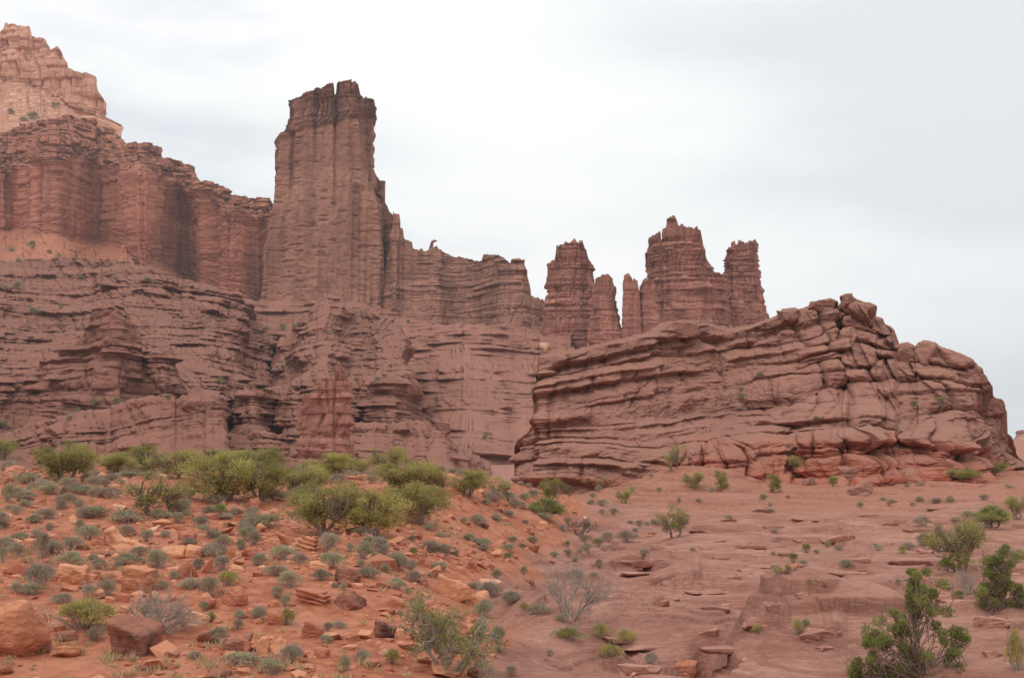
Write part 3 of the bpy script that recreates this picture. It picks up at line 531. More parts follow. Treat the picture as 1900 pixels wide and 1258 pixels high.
def ground_z(x, y, full=False):
    z, s, px, R = ground_base(x, y)
    near = sstep(300, 120, R)
    soil = (.16 * fbm(x / 7, y / 7, 0, 211, 4) + .05 * fbm(x / 1.3, y / 1.3, 0, 213, 4)) * near
    # slickrock: swells, then bedding steps
    sw = .42 * vnoise(x / 9, y / 9, 0, 221) + .22 * vnoise(x / 3.6, y / 4.5, 0, 222) + .03 * fbm(x / 1.2, y / 2, 0, 223, 3)
    fg = sstep(60, 34, R); sw = sw * (.55 + .9 * fg) + .5 * fg * np.abs(vnoise(x / 5 + y / 9, y / 7 - x / 14, 0, 224))
    for (pb, Rb, rx, ry, hb) in DOMES:
        q = ((x - (pb - CX) / F * Rb + .5 * vnoise(x / 1.8, y / 1.8, 0, 226)) / rx) ** 2 + ((y - Rb) / ry) ** 2; sw = sw + hb * np.exp(-q ** 1.15)
    h = z + sw + .02 * x; out_ = []
    for th, sd, k in ((.40, 231, 1.0), (.13, 233, .8)):
        hh = h + .10 * fbm(x / 3, y / 3, 0, sd, 3); q = hh / th; fl = np.floor(q); f = q - fl
        g = (fl + .25 * f + .75 * sstep(.92, .995, f)) * th - hh; m = sstep(-.1, .15, vnoise(x / 5, y / 4, fl * .7, sd + 1)) * k
        h = h + g * m
    zr = h - .02 * x
    k = sstep(.72, 1.0, s) * near; sp_ = sstep(.45, .55, s + .12 * fbm(x / 2.2, y / 2.2, 0, 241, 3))
    zz = z + soil * (1 - .8 * k) + (zr - z) * k
    # sandy flat below the outcrop
    if full: return zz, s, px, R
    return zz
def build_ground():
    phi = np.arctan((np.linspace(-140, 2040, 1290) - CX) / F); lo = np.linspace(-math.pi, phi[0], 70)[:-1]; hi = np.linspace(phi[-1], math.pi, 70)[1:-1]
    ph = np.concatenate([lo, phi, hi]); Rr = np.concatenate([[0.01], np.linspace(1, 17, 24), np.exp(np.linspace(math.log(17.4), math.log(135), 760)), np.exp(np.linspace(math.log(140), math.log(6000), 60))])
    x = Rr[:, None] * np.sin(ph)[None]; y = Rr[:, None] * np.cos(ph)[None]
    z, s, px, R = ground_z(x, y, True)
    dx = np.zeros_like(x); dy = np.zeros_like(x); crev = np.zeros_like(x)
    ppx = CX + F * x / np.maximum(y, .1)
    P0 = np.stack([x, y, z], -1); prow = project(P0)[1]; front = (y > 1) & (R > 17) & (R < 130)
    for (a, b, r0, r1, r2, hgt, ov) in LEDGES:
        Lw = np.interp(ppx, [a, (a + b) / 2, b], [r0, r1, r2]) + 1.6 * vnoise(ppx / 9.0, a, 0, 251)
        tp = np.clip(1 - np.abs((ppx - (a + b) / 2) / ((b - a) / 2)) ** 1.6, 0, 1) * np.clip(.8 + .5 * vnoise(ppx / 14, a, 0, 252), .2, 1.2) * front
        tp = np.where((ppx > a) & (ppx < b), tp, 0)
        m = Lw - prow                       # > 0 behind the lip
        up = tp * hgt * .8 * sstep(-3, 1, m) * np.exp(-np.clip(m, 0, None) / 34.0); dn = -tp * hgt * .25 * sstep(-50, -4, m) * sstep(1.5, -1.5, m)
        z = z + up + dn; dy = dy - 0 * ov * tp * np.exp(-((m - 2.0) / 2.2) ** 2) - .0 * ov
    V = np.stack([x + dx, y + dy, z], -1)
    soilm = (1 - sstep(.62, .9, s + .16 * fbm(x / 2.5, y / 2.5, 0, 241, 3))) * sstep(112, 84, R)
    sand = sstep(78, 100, R + 9 * vnoise(x / 8, y / 8, 0, 243)) * sstep(.2, .6, s)
    fc = grid_faces(len(Rr), len(ph), True)
    me = mesh_from("ground", V, fc, 4, M_ground, dict(soil=soilm, sand=sand))
    return link("ground", me)
def ground_material():
    b = NB("desert_ground"); P = b.pos(); soil = b.attr('soil'); sand = b.attr('sand')
    n1 = b.noise(P, .35, 5, .6); n2 = b.noise(P, 2.6, 5, .65); n3 = b.noise(P, 11, 4, .7)
    vo = b.n.new("ShaderNodeTexVoronoi"); vo.inputs['Scale'].default_value = 7.0; b.l.new(P, vo.inputs['Vector'])
    vo2 = b.n.new("ShaderNodeTexVoronoi"); vo2.inputs['Scale'].default_value = 17.0; b.l.new(P, vo2.inputs['Vector'])
    sc_ = b.mix(b.ramp(n2, .3, .72), srgb(156, 91, 69), srgb(194, 128, 98)); sc_ = b.mix(b.math('MULTIPLY', b.ramp(n1, .48, .68), .6), sc_, srgb(190, 134, 106))
    # scattered chips
    sepc = b.n.new("ShaderNodeSeparateColor"); b.l.new(vo2.outputs['Color'], sepc.inputs[0])
    chip = b.math('MULTIPLY', b.ramp(sepc.outputs[0], .80, .84), b.ramp(vo2.outputs['Distance'], .42, .3))
    sc_ = b.mix(b.math('MULTIPLY', chip, .75), sc_, b.mix(sepc.outputs[1], srgb(176, 96, 70), srgb(222, 160, 128)))
    Ps = b.map(P, (.6, .8, 4)); r1 = b.noise(Ps, .45, 6, .65, .2); r2 = b.noise(b.map(P, (.8, 1.2, 9)), 3.2, 6, .75, .2)
    rc = b.mix(b.ramp(b.math('ADD', b.math('MULTIPLY', r1, .6), b.math('MULTIPLY', r2, .4)), .36, .64), srgb(146, 98, 84), srgb(190, 140, 122))
    rc = b.mix(b.math('MULTIPLY', b.ramp(r2, .58, .7), .6), rc, srgb(196, 168, 152)); rc = b.mix(b.math('MULTIPLY', b.ramp(n1, .56, .7), .6), rc, srgb(160, 106, 86))
    vc = b.n.new('ShaderNodeTexVoronoi'); vc.feature = 'DISTANCE_TO_EDGE'; vc.inputs['Scale'].default_value = .8; b.l.new(b.map(b.mix(.12, P, b.n.new('ShaderNodeTexNoise').outputs[1]), (.45, 1.0, 3)), vc.inputs['Vector'])
    crk = b.math('MULTIPLY', b.ramp(vc.outputs['Distance'], .022, .004), b.ramp(n1, .6, .68)); rc = b.mix(b.math('MULTIPLY', crk, .4), rc, srgb(100, 70, 62))
    rc = b.mix(b.math('MULTIPLY', sand, .75), rc, b.mix(b.ramp(n2, .3, .7), srgb(160, 104, 84), srgb(184, 128, 106)))
    rc = b.mix(b.math('MULTIPLY', b.ramp(n3, .56, .7), .35), rc, srgb(206, 164, 146)); rc = b.mix(b.math('MULTIPLY', b.ramp(n3, .44, .32), .4), rc, srgb(122, 82, 72)); rc = b.mix(b.math('MULTIPLY', b.ramp(b.noise(P, .9, 6, .7), .56, .66), .45), rc, srgb(142, 104, 94))
    col = b.mix(soil, rc, sc_)
    hgt = b.math('ADD', b.math('MULTIPLY', b.math('ADD', n2, b.math('MULTIPLY', chip, .5)), 1.0), b.math('MULTIPLY', n3, .5)); hr = b.math('SUBTRACT', b.math('ADD', b.math('MULTIPLY', r2, 1.2), b.math('MULTIPLY', n3, .7)), b.math('MULTIPLY', crk, .6))
    hm = b.n.new("ShaderNodeMix"); hm.data_type = 'FLOAT'; b.l.new(soil, hm.inputs[0]); b.l.new(hr, hm.inputs[2]); b.l.new(hgt, hm.inputs[3])
    b.bump(hm.outputs[0], .7, .12); return b.done(col)
M_ground = ground_material()
ground = build_ground(); tag(ground, kind='structure')
def hit(px, row):
    """where the ground shows at these picture positions"""
    px = np.atleast_1d(np.asarray(px, float)); row = np.atleast_1d(np.asarray(row, float)); ys = np.exp(np.linspace(math.log(18), math.log(150), 900))
    x, y, z = ray(px[:, None], row[:, None]); k = ys[None] / y; X, Yy, Z = x * k, y * k, z * k
    g = ground_z(X, Yy); below = Z <= g; i = np.argmax(below, 1); ok = below.any(1); i = np.where(ok, i, 500)
    r = np.arange(len(px)); return np.stack([X[r, i], Yy[r, i], g[r, i]], -1), ok
# ================================================================== PLACING THINGS ON THE GROUND
bpy.context.view_layer.update(); DG = bpy.context.evaluated_depsgraph_get()
def pick(px, row):
    d = Vector([float(v) for v in ray(px, row)]).normalized(); ok, loc, nrm, _, ob, _ = C.ray_cast(DG, Vector((0, 0, 0)), d, distance=5000)
    return (np.array(loc), ob.name) if ok else (None, None)
def boxes(x0, y0, k, lst): return [(x0 + a / k, y0 + b / k, x0 + c / k, y0 + d / k) + tuple(r) for a, b, c, d, *r in lst]
LM = []          # landmarks others can be described by: (px, row, phrase)
USED = {}
def where(px, row, look, tail=""):
    c = sorted(LM, key=lambda l: math.hypot(l[0] - px, (l[1] - row) * 1.6))[:9]
    def rel(l):
        dx, dy = px - l[0], (row - l[1]) * 1.6; far = math.hypot(dx, dy); near = "just " if far < 70 else ""
        if abs(dx) < .35 * abs(dy): return near + ("in front of" if dy > 0 else "behind")
        if abs(dy) < .35 * abs(dx): return near + ("right of" if dx > 0 else "left of")
        return near + ("in front and to the " if dy > 0 else "behind and to the ") + ("right of" if dx > 0 else "left of")
    opts = [f"{look} {rel(l)} the {l[2]}" for l in c[:4]]
    for a in range(4):
        for b_ in range(a + 1, 6):
            if b_ < len(c) and (c[a][0] - px) * (c[b_][0] - px) < 0: opts.append(f"{look} between the {c[a][2]} and the {c[b_][2]}")
    opts += [f"{look} {rel(l)} the {l[2]}" for l in c[4:]]
    for o in opts:
        if o not in USED and len(o.split()) <= 16: USED[o] = 1; return o
    for word in ("second", "third", "fourth", "fifth", "sixth", "seventh"):
        o = f"{word} {opts[0]}"
        if o not in USED and len(o.split()) <= 16: USED[o] = 1; return o
    return opts[0]

# ------------------------------------------------------------------ boulders
def ico(n):
    import bmesh
    bm = bmesh.new(); bmesh.ops.create_icosphere(bm, subdivisions=n, radius=1); bm.verts.ensure_lookup_table()
    v = np.array([x.co[:] for x in bm.verts]); f = np.array([[x.index for x in fc.verts] for fc in bm.faces]); bm.free(); return v, f
ICO4, ICO5, ICO3 = ico(4), ico(5), ico(3)
def boulder_mesh(name, seed, kind, w, d, h, mat, hi=False):
    r = np.random.default_rng(seed); v, f = ICO5 if hi else ICO4; n = v
    if kind == 'round': pl = r.standard_normal((16, 3)); off = r.uniform(.8, 1.0, 16); p = 9
    elif kind in ('block', 'slab', 'layered', 'wedge'):
        pl = np.array([[1, 0, 0], [-1, 0, 0], [0, 1, 0], [0, -1, 0], [0, 0, 1], [0, 0, -1]], float) + r.normal(0, .16, (6, 3))
        if kind == 'wedge': pl[4] += (r.choice([-.45, .45]), -.15, 0)
        off = np.r_[r.uniform(.8, 1, 6)]; ex = r.standard_normal((7, 3)); pl = np.concatenate([pl, ex]); off = np.r_[off, r.uniform(1.0, 1.2, 7)]; p = 40
    else: pl = r.standard_normal((11, 3)); off = r.uniform(.62, 1.0, 11); p = 36
    pl /= np.linalg.norm(pl, axis=1)[:, None]
    q = np.maximum(n @ pl.T, 1e-3) / off; rad = (q ** p).sum(1) ** (-1 / p); V = n * rad[:, None]
    V = (V - (V.max(0) + V.min(0)) / 2) / ((V.max(0) - V.min(0)) / 2)
    V = V * (w / 2, d / 2, h / 2); m = min(w, h, d); s = seed % 997
    nn = n * (1 + 0 * rad[:, None])
    dsp = -.05 * np.abs(vnoise(V[:, 0] / m * 3.1, V[:, 1] / m * 3.1, V[:, 2] / m * 3.1, s + 7)) + .07 * fbm(V[:, 0] / m * 1.6, V[:, 1] / m * 1.6, V[:, 2] / m * 1.6, s, 3) + .022 * fbm(V[:, 0] / m * 7, V[:, 1] / m * 7, V[:, 2] / m * 7, s + 3, 3)
    if kind == 'layered': dsp = dsp - .16 * np.abs(np.sin((V[:, 2] + .3 * V[:, 0]) / h * 15 + 1.5 * vnoise(V[:, 0] / m, V[:, 1] / m, V[:, 2] / m, s))) ** 3
    if kind in ('slab', 'block'): dsp = dsp - .03 * (np.abs(np.sin(V[:, 2] / h * 9 + 2 * vnoise(V[:, 0] / m, V[:, 1] / m, 0, s))) > .93)
    V = V + nn * (dsp * m)[:, None]
    return mesh_from(name, V, f, 3, mat, dict(tone=np.full(len(V), .25 + .5 * r.random()), varn=np.zeros(len(V)), red=np.zeros(len(V))))
def _b(): pass
def bmat(name, dark, light, varnish, streak, u=.16): return rock_mat(name, dark, light, scal(light, 1.05), varnish, u, streak, .35, dustk=.35, bump=.9)
MB = dict(tan=bmat("tan_boulder", srgb(166, 104, 78), srgb(222, 158, 122), srgb(124, 82, 68), .5), red=bmat("red_boulder", srgb(148, 88, 68), srgb(196, 128, 102), srgb(98, 66, 58), .5),
          dark=bmat("varnished_boulder", srgb(126, 82, 70), srgb(164, 112, 94), srgb(74, 54, 52), .85), pale=bmat("pale_boulder", srgb(206, 150, 120), srgb(228, 180, 150), srgb(176, 120, 98), .25),
          slick=bmat("slickrock_slab", srgb(146, 98, 84), srgb(190, 140, 122), srgb(120, 86, 75), .2), crop=bmat("outcrop_boulder", srgb(132, 82, 68), srgb(168, 112, 94), srgb(96, 64, 58), .4))
MB['crop'] = M_crop
BLD = []; LEDG = []
def boulder(box, kind, mat, label=None, short=None, group="boulders strewn over the slope", tilt=0, name="boulder", hi=False, cat="boulder", depth=.85):
    x0, y0, x1, y1 = box; cx = (x0 + x1) / 2; loc, _ = pick(cx, y1 - 1)
    if loc is None: return None
    k = loc[1] / F; w_, h_ = (x1 - x0) * k, (y1 - y0) * k; d_ = w_ * depth; hh = h_ * 1.28
    sd = int(x0 * 7 + y0 * 13) % 9973
    me = boulder_mesh(name, sd, kind, w_, d_, hh, MB[mat], hi)
    o = link(name, me, None, (loc[0], loc[1] + d_ * .42, loc[2] + hh / 2 - (hh - h_) - .02)); o.rotation_euler = (0, tilt, 0)
    tag(o, label, cat, group); BLD.append((o, cx, (y0 + y1) / 2, x1 - x0, mat, kind, label))
    if short: LM.append((cx, (y0 + y1) / 2, short)); USED[label] = 1
    return o
H5 = lambda *l: boxes(0, 940, 3.956, l)
H6 = lambda *l: boxes(440, 940, 3.956, l)
H1 = lambda *l: boxes(0, 780, 3.931, l)
H7 = lambda *l: boxes(880, 940, 3.956, l)
H4 = lambda *l: boxes(1400, 780, 3.8, l)
heroes = H5((-160, 690, 265, 1110, 'round', 'tan', "big smooth tan boulder cut off by the picture edge beside bare soil", "big smooth tan boulder"),
    (200, 790, 350, 1082, 'rock', 'dark', "dark red wedge of rock tucked against the big smooth tan boulder", "dark rock wedge"),
    (765, 785, 1140, 1115, 'wedge', 'dark', "flat topped dark varnished block with streaked front on bare red soil", "flat topped dark block"),
    (862, 425, 1105, 640, 'block', 'tan', "upright four sided tan block with dark stain on one face", "upright tan block"),
    (405, 420, 620, 580, 'slab', 'tan', "tilted tan slab with a black patch lying among sagebrush", "tilted tan slab"),
    (1597, 592, 1796, 738, 'round', 'red', "egg shaped red boulder below the yellow green shrub", "egg shaped red boulder"),
    (717, 150, 915, 277, 'round', 'tan', "plump orange boulder overhanging its shadow on the slope", "plump orange boulder"),
    (872, 238, 1022, 310, 'slab', 'tan', "low layered slab wedged under the plump orange boulder", "low layered slab"),
    (1125, 288, 1342, 384, 'round', 'tan', "long oval tan boulder like a loaf beside a similar one", "long loaf boulder"),
    (1330, 284, 1486, 378, 'slab', 'tan', "pointed tan boulder lying beside the long loaf boulder", "pointed tan boulder"),
    (1190, 385, 1442, 530, 'rock', 'red', "half buried pinkish boulder below the long loaf boulder", "half buried pink boulder"),
    (1440, 372, 1562, 495, 'rock', 'red', "squarish red boulder half hidden by a sagebrush", None),
    (1050, 135, 1162, 200, 'round', 'pale', "small pale oval boulder resting above the sage", "pale oval boulder"),
    (1110, 95, 1252, 155, 'round', 'tan', "orange boulder lying behind the pale oval boulder", None),
    (1285, 178, 1422, 272, 'round', 'red', "round red boulder touching a cracked tan one", "round red boulder"),
    (1245, 125, 1360, 185, 'rock', 'tan', "cracked tan boulder behind the round red boulder", None),
    (165, 230, 246, 345, 'block', 'tan', "small standing slab leaning between two sagebrushes", "small standing slab"),
    (1758, 288, 1882, 375, 'round', 'red', "smooth red boulder with flat face above rubble", None),
    (1588, 105, 1732, 208, 'rock', 'tan', "split orange boulder beyond the loaf boulders", "split orange boulder"),
    (1320, 770, 1506, 880, 'slab', 'pale', "flat pinkish pale slab beside the spiky grey shrub", "flat pinkish slab"),
    (1425, 905, 1562, 1005, 'rock', 'dark', "dark angular rock just below the flat pinkish slab", None),
    (1645, 930, 1832, 1082, 'wedge', 'dark', "dark triangular boulder half sunk in red soil", "dark triangular boulder"),
    (-20, 35, 102, 112, 'rock', 'tan', "orange boulder at the picture edge below the first juniper", None),
    (1780, 745, 1935, 815, 'slab', 'red', "low flat red rock between two small sagebrushes", None),
    (858, 725, 946, 785, 'block', 'tan', "small cube of orange rock behind the flat topped dark block", None),
    (645, 242, 782, 302, 'slab', 'red', "flat red slab casting a thin shadow before the plump orange boulder", None),
    (680, 330, 792, 372, 'slab', 'dark', "thin dark slab lying on open soil", None),
    (1630, 865, 1712, 915, 'rock', 'tan', "small orange stone beside a round grey sagebrush", None),
    (830, 640, 930, 705, 'slab', 'red', None, None), (765, 660, 835, 710, 'slab', 'tan', None, None), (1650, 290, 1730, 385, 'rock', 'tan', None, None),
    (1260, 545, 1300, 580, 'rock', 'tan', None, None), (420, 580, 580, 625, 'slab', 'red', None, None), (30, 565, 105, 610, 'rock', 'tan', None, None),
    (1740, 540, 1840, 610, 'rock', 'tan', None, None), (1505, 1190, 1690, 1262, 'rock', 'dark', None, None), (350, 500, 440, 555, 'slab', 'red', None, None), (1200, 1050, 1310, 1110, 'slab', 'red', None, None))
heroes += H6((262, 180, 490, 300, 'rock', 'tan', "large smooth tan boulder beneath the big juniper", "large smooth tan boulder"),
    (412, 205, 600, 330, 'layered', 'tan', "fluted tan boulder split by dark grooves leaning on a smooth one", "fluted tan boulder"),
    (130, 125, 222, 190, 'round', 'tan', "orange boulder shaped like a helmet above sagebrush", "helmet shaped boulder"),
    (412, 580, 680, 728, 'layered', 'red', "ribbed red boulder with many parallel layers", "ribbed red boulder"),
    (660, 622, 926, 762, 'rock', 'dark', "dark purple brown boulder pushed against the ribbed red boulder", "dark purple boulder"),
    (715, 447, 916, 556, 'slab', 'dark', "dark flat slab tilted up toward one end amid sage", "dark tilted slab"),
    (735, 532, 840, 592, 'round', 'red', "small round orange boulder below the dark tilted slab", None),
    (845, 560, 925, 605, 'slab', 'tan', None, None),
    (1465, 505, 1720, 685, 'wedge', 'tan', "jagged tan wedge of rock with undercut front", "jagged tan wedge"),
    (1690, 612, 1872, 735, 'round', 'tan', "smooth orange tongue of rock running down from the jagged tan wedge", "smooth orange tongue"),
    (1768, 528, 1940, 590, 'slab', 'pale', "flat pale orange slab above the jagged tan wedge", "flat pale orange slab"),
    (1360, 430, 1497, 520, 'rock', 'tan', "orange boulder uphill of the jagged tan wedge", None),
    (460, 835, 622, 972, 'block', 'red', "blunt grey red boulder standing on bare soil", "blunt red boulder"),
    (980, 845, 1152, 968, 'slab', 'dark', "flat brown flagstone lying flush in the red soil", "flat brown flagstone"),
    (900, 815, 966, 862, 'rock', 'tan', None, None), (1115, 660, 1237, 738, 'slab', 'tan', "flat orange slab on the bare patch right of the dark purple boulder", "flat orange slab"),
    (230, 970, 362, 1090, 'rock', 'tan', "blocky tan rock above a blue grey sagebrush", "blocky tan rock"), (130, 950, 232, 1072, 'wedge', 'tan', "leaning tan shard next to the blocky tan rock", None),
    (-20, 930, 90, 1082, 'wedge', 'red', "tall red shard beside the leaning tan shard", "tall red shard"),
    (1015, 553, 1122, 602, 'rock', 'red', None, None), (1430, 230, 1572, 292, 'slab', 'tan', "layered slab alone on the open red slope", "lone layered slab"),
    (1100, 212, 1247, 278, 'rock', 'tan', "pinkish boulder at the foot of the juniper thicket", "pinkish boulder"), (1310, 275, 1392, 440, 'rock', 'tan', None, None), (720, 188, 812, 252, 'rock', 'tan', "small tan rock under the trunk of the big juniper", None),
    (565, 1035, 670, 1112, 'block', 'red', None, None), (205, 778, 352, 872, 'slab', 'red', None, None), (240, 690, 318, 742, 'block', 'tan', None, None),
    (1420, 1165, 1655, 1265, 'rock', 'tan', "broad orange boulder beneath the grey olive bush", "broad orange boulder"), (1690, 1178, 1795, 1262, 'round', 'dark', "round dark boulder next to the broad orange boulder", "round dark boulder"),
    (520, 398, 682, 462, 'slab', 'tan', None, None), (1690, 400, 1765, 470, 'rock', 'red', None, None), (1680, 255, 1740, 290, 'slab', 'tan', None, None), (455, 1055, 520, 1110, 'rock', 'red', None, None),
    (1060, 750, 1160, 795, 'rock', 'red', None, None), (1260, 650, 1340, 710, 'slab', 'red', None, None), (1320, 310, 1400, 360, 'slab', 'tan', None, None), (140, 430, 205, 470, 'rock', 'pale', None, None))
heroes += H1((665, 335, 768, 402, 'rock', 'tan', "orange boulder on the crest between two junipers", "crest boulder"), (508, 420, 582, 480, 'block', 'tan', "squat orange boulder below the leftmost full juniper", None),
    (230, 548, 326, 622, 'rock', 'tan', "rounded orange boulder among sage on the upper left slope", "rounded upper boulder"), (800, 615, 912, 657, 'slab', 'pale', "pale flat stone beside the bare trunk of the sparse juniper", "pale flat stone"),
    (1120, 388, 1212, 428, 'slab', 'pale', None, None), (1410, 468, 1545, 522, 'slab', 'red', "flat red slab shaded by the junipers", None), (1785, 560, 1890, 648, 'rock', 'red', "red boulder half hidden under juniper boughs", "shaded red boulder"),
    (850, 525, 905, 545, 'slab', 'pale', None, None), (1320, 610, 1380, 650, 'rock', 'tan', None, None), (1390, 660, 1480, 725, 'rock', 'tan', None, None), (0, 415, 60, 470, 'rock', 'tan', None, None))
heroes += H7((105, 308, 217, 385, 'rock', 'tan', "tan boulder with a small pale stone at its foot", "tan boulder with pale stone"), (150, 368, 205, 402, 'block', 'pale', "small pale square stone at the foot of a tan boulder", None), (375, 273, 482, 332, 'slab', 'red', "red slab with shadowed underside among small sage", "shadowed red slab"),
    (1450, 1128, 1652, 1232, 'slab', 'red', "loose red slab tilted on the slickrock at the bottom edge", "loose tilted slab"), (780, 68, 832, 100, 'rock', 'pale', "small whitish stone on the hillside rim", "small whitish stone"), (1275, 180, 1330, 212, 'rock', 'dark', "small dark rock at the edge of the sandy wash", "small dark rock"),
    (1260, 203, 1325, 226, 'slab', 'tan', None, None), (1030, 285, 1110, 320, 'slab', 'dark', None, None), (700, 30, 760, 52, 'slab', 'red', None, None), (530, 385, 590, 410, 'slab', 'red', None, None), (0, 400, 80, 445, 'rock', 'red', None, None), (325, 530, 445, 552, 'slab', 'dark', None, None))
heroes += H4((678, 405, 862, 527, 'wedge', 'crop', "lone pointed red boulder fallen in front of the outcrop", "lone pointed boulder"), (738, 505, 818, 540, 'round', 'crop', "small round rock at the foot of the lone pointed boulder", None), (335, 395, 452, 462, 'round', 'crop', "rounded red rock at the foot of the outcrop left of the pointed boulder", "rounded rock by outcrop"),
    (245, 1003, 322, 1062, 'rock', 'tan', "small orange boulder alone on bare slickrock", "lone slickrock boulder"), (150, 1045, 250, 1085, 'slab', 'crop', None, None))
heroes += [(1000, 636, 1021, 657, 'rock', 'pale', "pale tan boulder balanced on the left tip of the big outcrop", "balanced pale boulder"), (806, 781, 836, 801, 'block', 'crop', "square brown block perched on the terrace end below the apron", "perched square block"),
           (1560, 596, 1604, 616, 'slab', 'crop', None, None) ][:2]
for (x0, y0, x1, y1, kd, lab, short) in [(1588, 558, 1632, 590, 'round', "rounded boulder hanging off the right side of the outcrop's summit", None), (1564, 545, 1594, 566, 'rock', "small knob of rock on the very top of the outcrop", "summit knob"), (1500, 555, 1550, 578, 'slab', "flat capstone on the outcrop crest left of the summit knob", None), (1446, 572, 1482, 590, 'slab', "small flat capstone resting low on the outcrop crest", None),
        (1702, 632, 1752, 672, 'round', "smooth rounded boulder leaning on the outcrop's right shoulder", None), (1664, 634, 1704, 676, 'round', "narrow leaning pillow of rock beside a dark crevice on the shoulder", None), (1838, 738, 1872, 768, 'round', "bulging knob on the outcrop's right hand edge", None), (1820, 730, 1842, 756, 'round', "round ball of rock tucked under the right edge ledge", None), (1848, 766, 1866, 790, 'round', "small lower knob on the outcrop's right hand edge", None),
        (1560, 860, 1600, 892, 'block', "squat red block at the foot of the red crumbly base", None), (1655, 866, 1715, 892, 'round', "low rounded red mound of rock at the outcrop foot", None), (1785, 828, 1812, 862, 'round', "small stacked red hoodoo at the outcrop's right foot", None), (1222, 596, 1302, 622, 'slab', "long pale flat ledge capping the outcrop's left crest", None), (1090, 618, 1125, 638, 'slab', "small flat cap on the outcrop's low left crest", None),
        (1448, 822, 1478, 858, 'rock', "grey boulder jammed in the outcrop's cleft", None)]:
    o = boulder((x0, y0, x1, y1), kd, 'crop', lab, short, "boulders and caps on the outcrop", 0, hi=True, depth=.9)
    if o: USED[lab] = 1; o.location.y += .25 * (x1 - x0) * o.location.y / F * (y1 > 690 and kd != 'block')
for i, (a, b__, c, d, *kk) in enumerate([(1030, 150, 1150, 180), (640, 195, 770, 212), (655, 214, 760, 230), (885, 168, 945, 182), (1110, 248, 1220, 272), (1420, 297, 1480, 312), (1340, 264, 1500, 284), (320, 352, 560, 392), (250, 442, 335, 464), (580, 452, 690, 474), (770, 455, 830, 475), (900, 402, 960, 424), (690, 512, 850, 550), (930, 548, 1100, 604), (70, 262, 210, 292), (190, 258, 340, 282), (1550, 372, 1610, 384), (1640, 432, 1760, 454), (1390, 124, 1480, 138), (480, 202, 530, 216), (600, 332, 655, 346), (1720, 505, 1840, 560), (130, 725, 300, 765), (960, 352, 1030, 366), (1730, 662, 1810, 690), (700, 40, 790, 50), (900, 75, 1010, 86), (1180, 60, 1260, 70), (560, 80, 640, 92), (430, 130, 520, 142), (1290, 100, 1350, 110), (1560, 250, 1640, 266), (860, 280, 930, 296), (1000, 640, 1060, 660), (460, 560, 560, 600), (1180, 120, 1250, 132), (760, 110, 840, 122), (650, 300, 760, 320), (1440, 215, 1500, 228), (820, 230, 900, 244), (1250, 180, 1330, 194), (340, 60, 420, 70), (540, 235, 620, 250)]):
    x0, y0, x1, y1 = 1100 + a / 2.375, 929 + b__ / 2.375, 1100 + c / 2.375, 929 + d / 2.375
    loc, ob = pick((x0 + x1) / 2, y1)
    if loc is None or ob != "ground": continue
    k = loc[1] / F; W = (x1 - x0) * k * 1.15; H = max((y1 - y0) * k, .10); me = boulder_mesh("rock_ledge", 8100 + i, 'slab', W, W * .9, H * 1.5, MB['slick'], True)
    o = link("rock_ledge", me, None, (loc[0], loc[1] + W * .40, loc[2] + .02)); o.rotation_euler = (-math.radians(5), rng.normal(0, .03), rng.normal(0, .15)); o['category'] = "rock ledge"; o['group'] = "low ledges of the slickrock"; LEDG.append((o, (x0 + x1) / 2, y1, x1 - x0))
rl = np.random.default_rng(611); n_ = 0
while n_ < 34:
    pxs = rl.uniform(1130, 1910); R0 = 28 * (92 / 28) ** rl.random(); xs = (pxs - CX) / F * R0; zs, ss, _, _ = ground_z(np.array([xs]), np.array([R0]), True); n_ += 1
    if ss[0] < .97: continue
    W = rl.uniform(.5, 1.7); H = rl.uniform(.06, .14); o = link("rock_ledge", boulder_mesh("rock_ledge", 8300 + n_, 'slab', W, W * .9, H * 1.6, MB['slick']), None, (xs, R0 + W * .35, zs[0] - .015)); o.rotation_euler = (-math.radians(3.2), rl.normal(0, .03), rl.normal(0, .25))
    pr = project(np.array([xs, R0, zs[0]])); o['category'] = "rock ledge"; o['group'] = "low ledges of the slickrock"; LEDG.append((o, pr[0], pr[1], W * F / R0))
auto = []
for hb in heroes:
    if hb[6]: boulder(hb[:4], hb[4], hb[5], hb[6], hb[7], hi=(hb[2] - hb[0]) > 45, tilt=(.12 if hb[4] == 'slab' else 0))
    else: auto.append(hb)

# ------------------------------------------------------------------ branches and leaves
def leaf_mat(name, a, b_, trans=0.0):
    m = NB(name); oi = m.n.new("ShaderNodeObjectInfo"); t = m.attr('tone'); f = m.math('ADD', m.math('MULTIPLY', t, .62), m.math('MULTIPLY', oi.outputs['Random'], .38))
    c = m.mix(f, a, b_); m.p.inputs['Roughness'].default_value = .75; m.set(m.p.inputs['Base Color'], c)
    if trans:
        tr = m.n.new("ShaderNodeBsdfTranslucent"); m.l.new(c, tr.inputs[0]); mx_ = m.n.new("ShaderNodeMixShader"); mx_.inputs[0].default_value = trans
        m.l.new(m.p.outputs[0], mx_.inputs[1]); m.l.new(tr.outputs[0], mx_.inputs[2]); m.l.new(mx_.outputs[0], m.out.inputs[0])
    return m.m
M_bark = leaf_mat("juniper_bark", srgb(110, 90, 80), srgb(160, 140, 126)); M_twig = leaf_mat("grey_twigs", srgb(140, 124, 114), srgb(196, 182, 170))
M_jun = leaf_mat("juniper_foliage", srgb(132, 130, 74), srgb(202, 192, 118), .4); M_jun2 = leaf_mat("bright_juniper_foliage", srgb(120, 128, 70), srgb(192, 190, 118), .45)
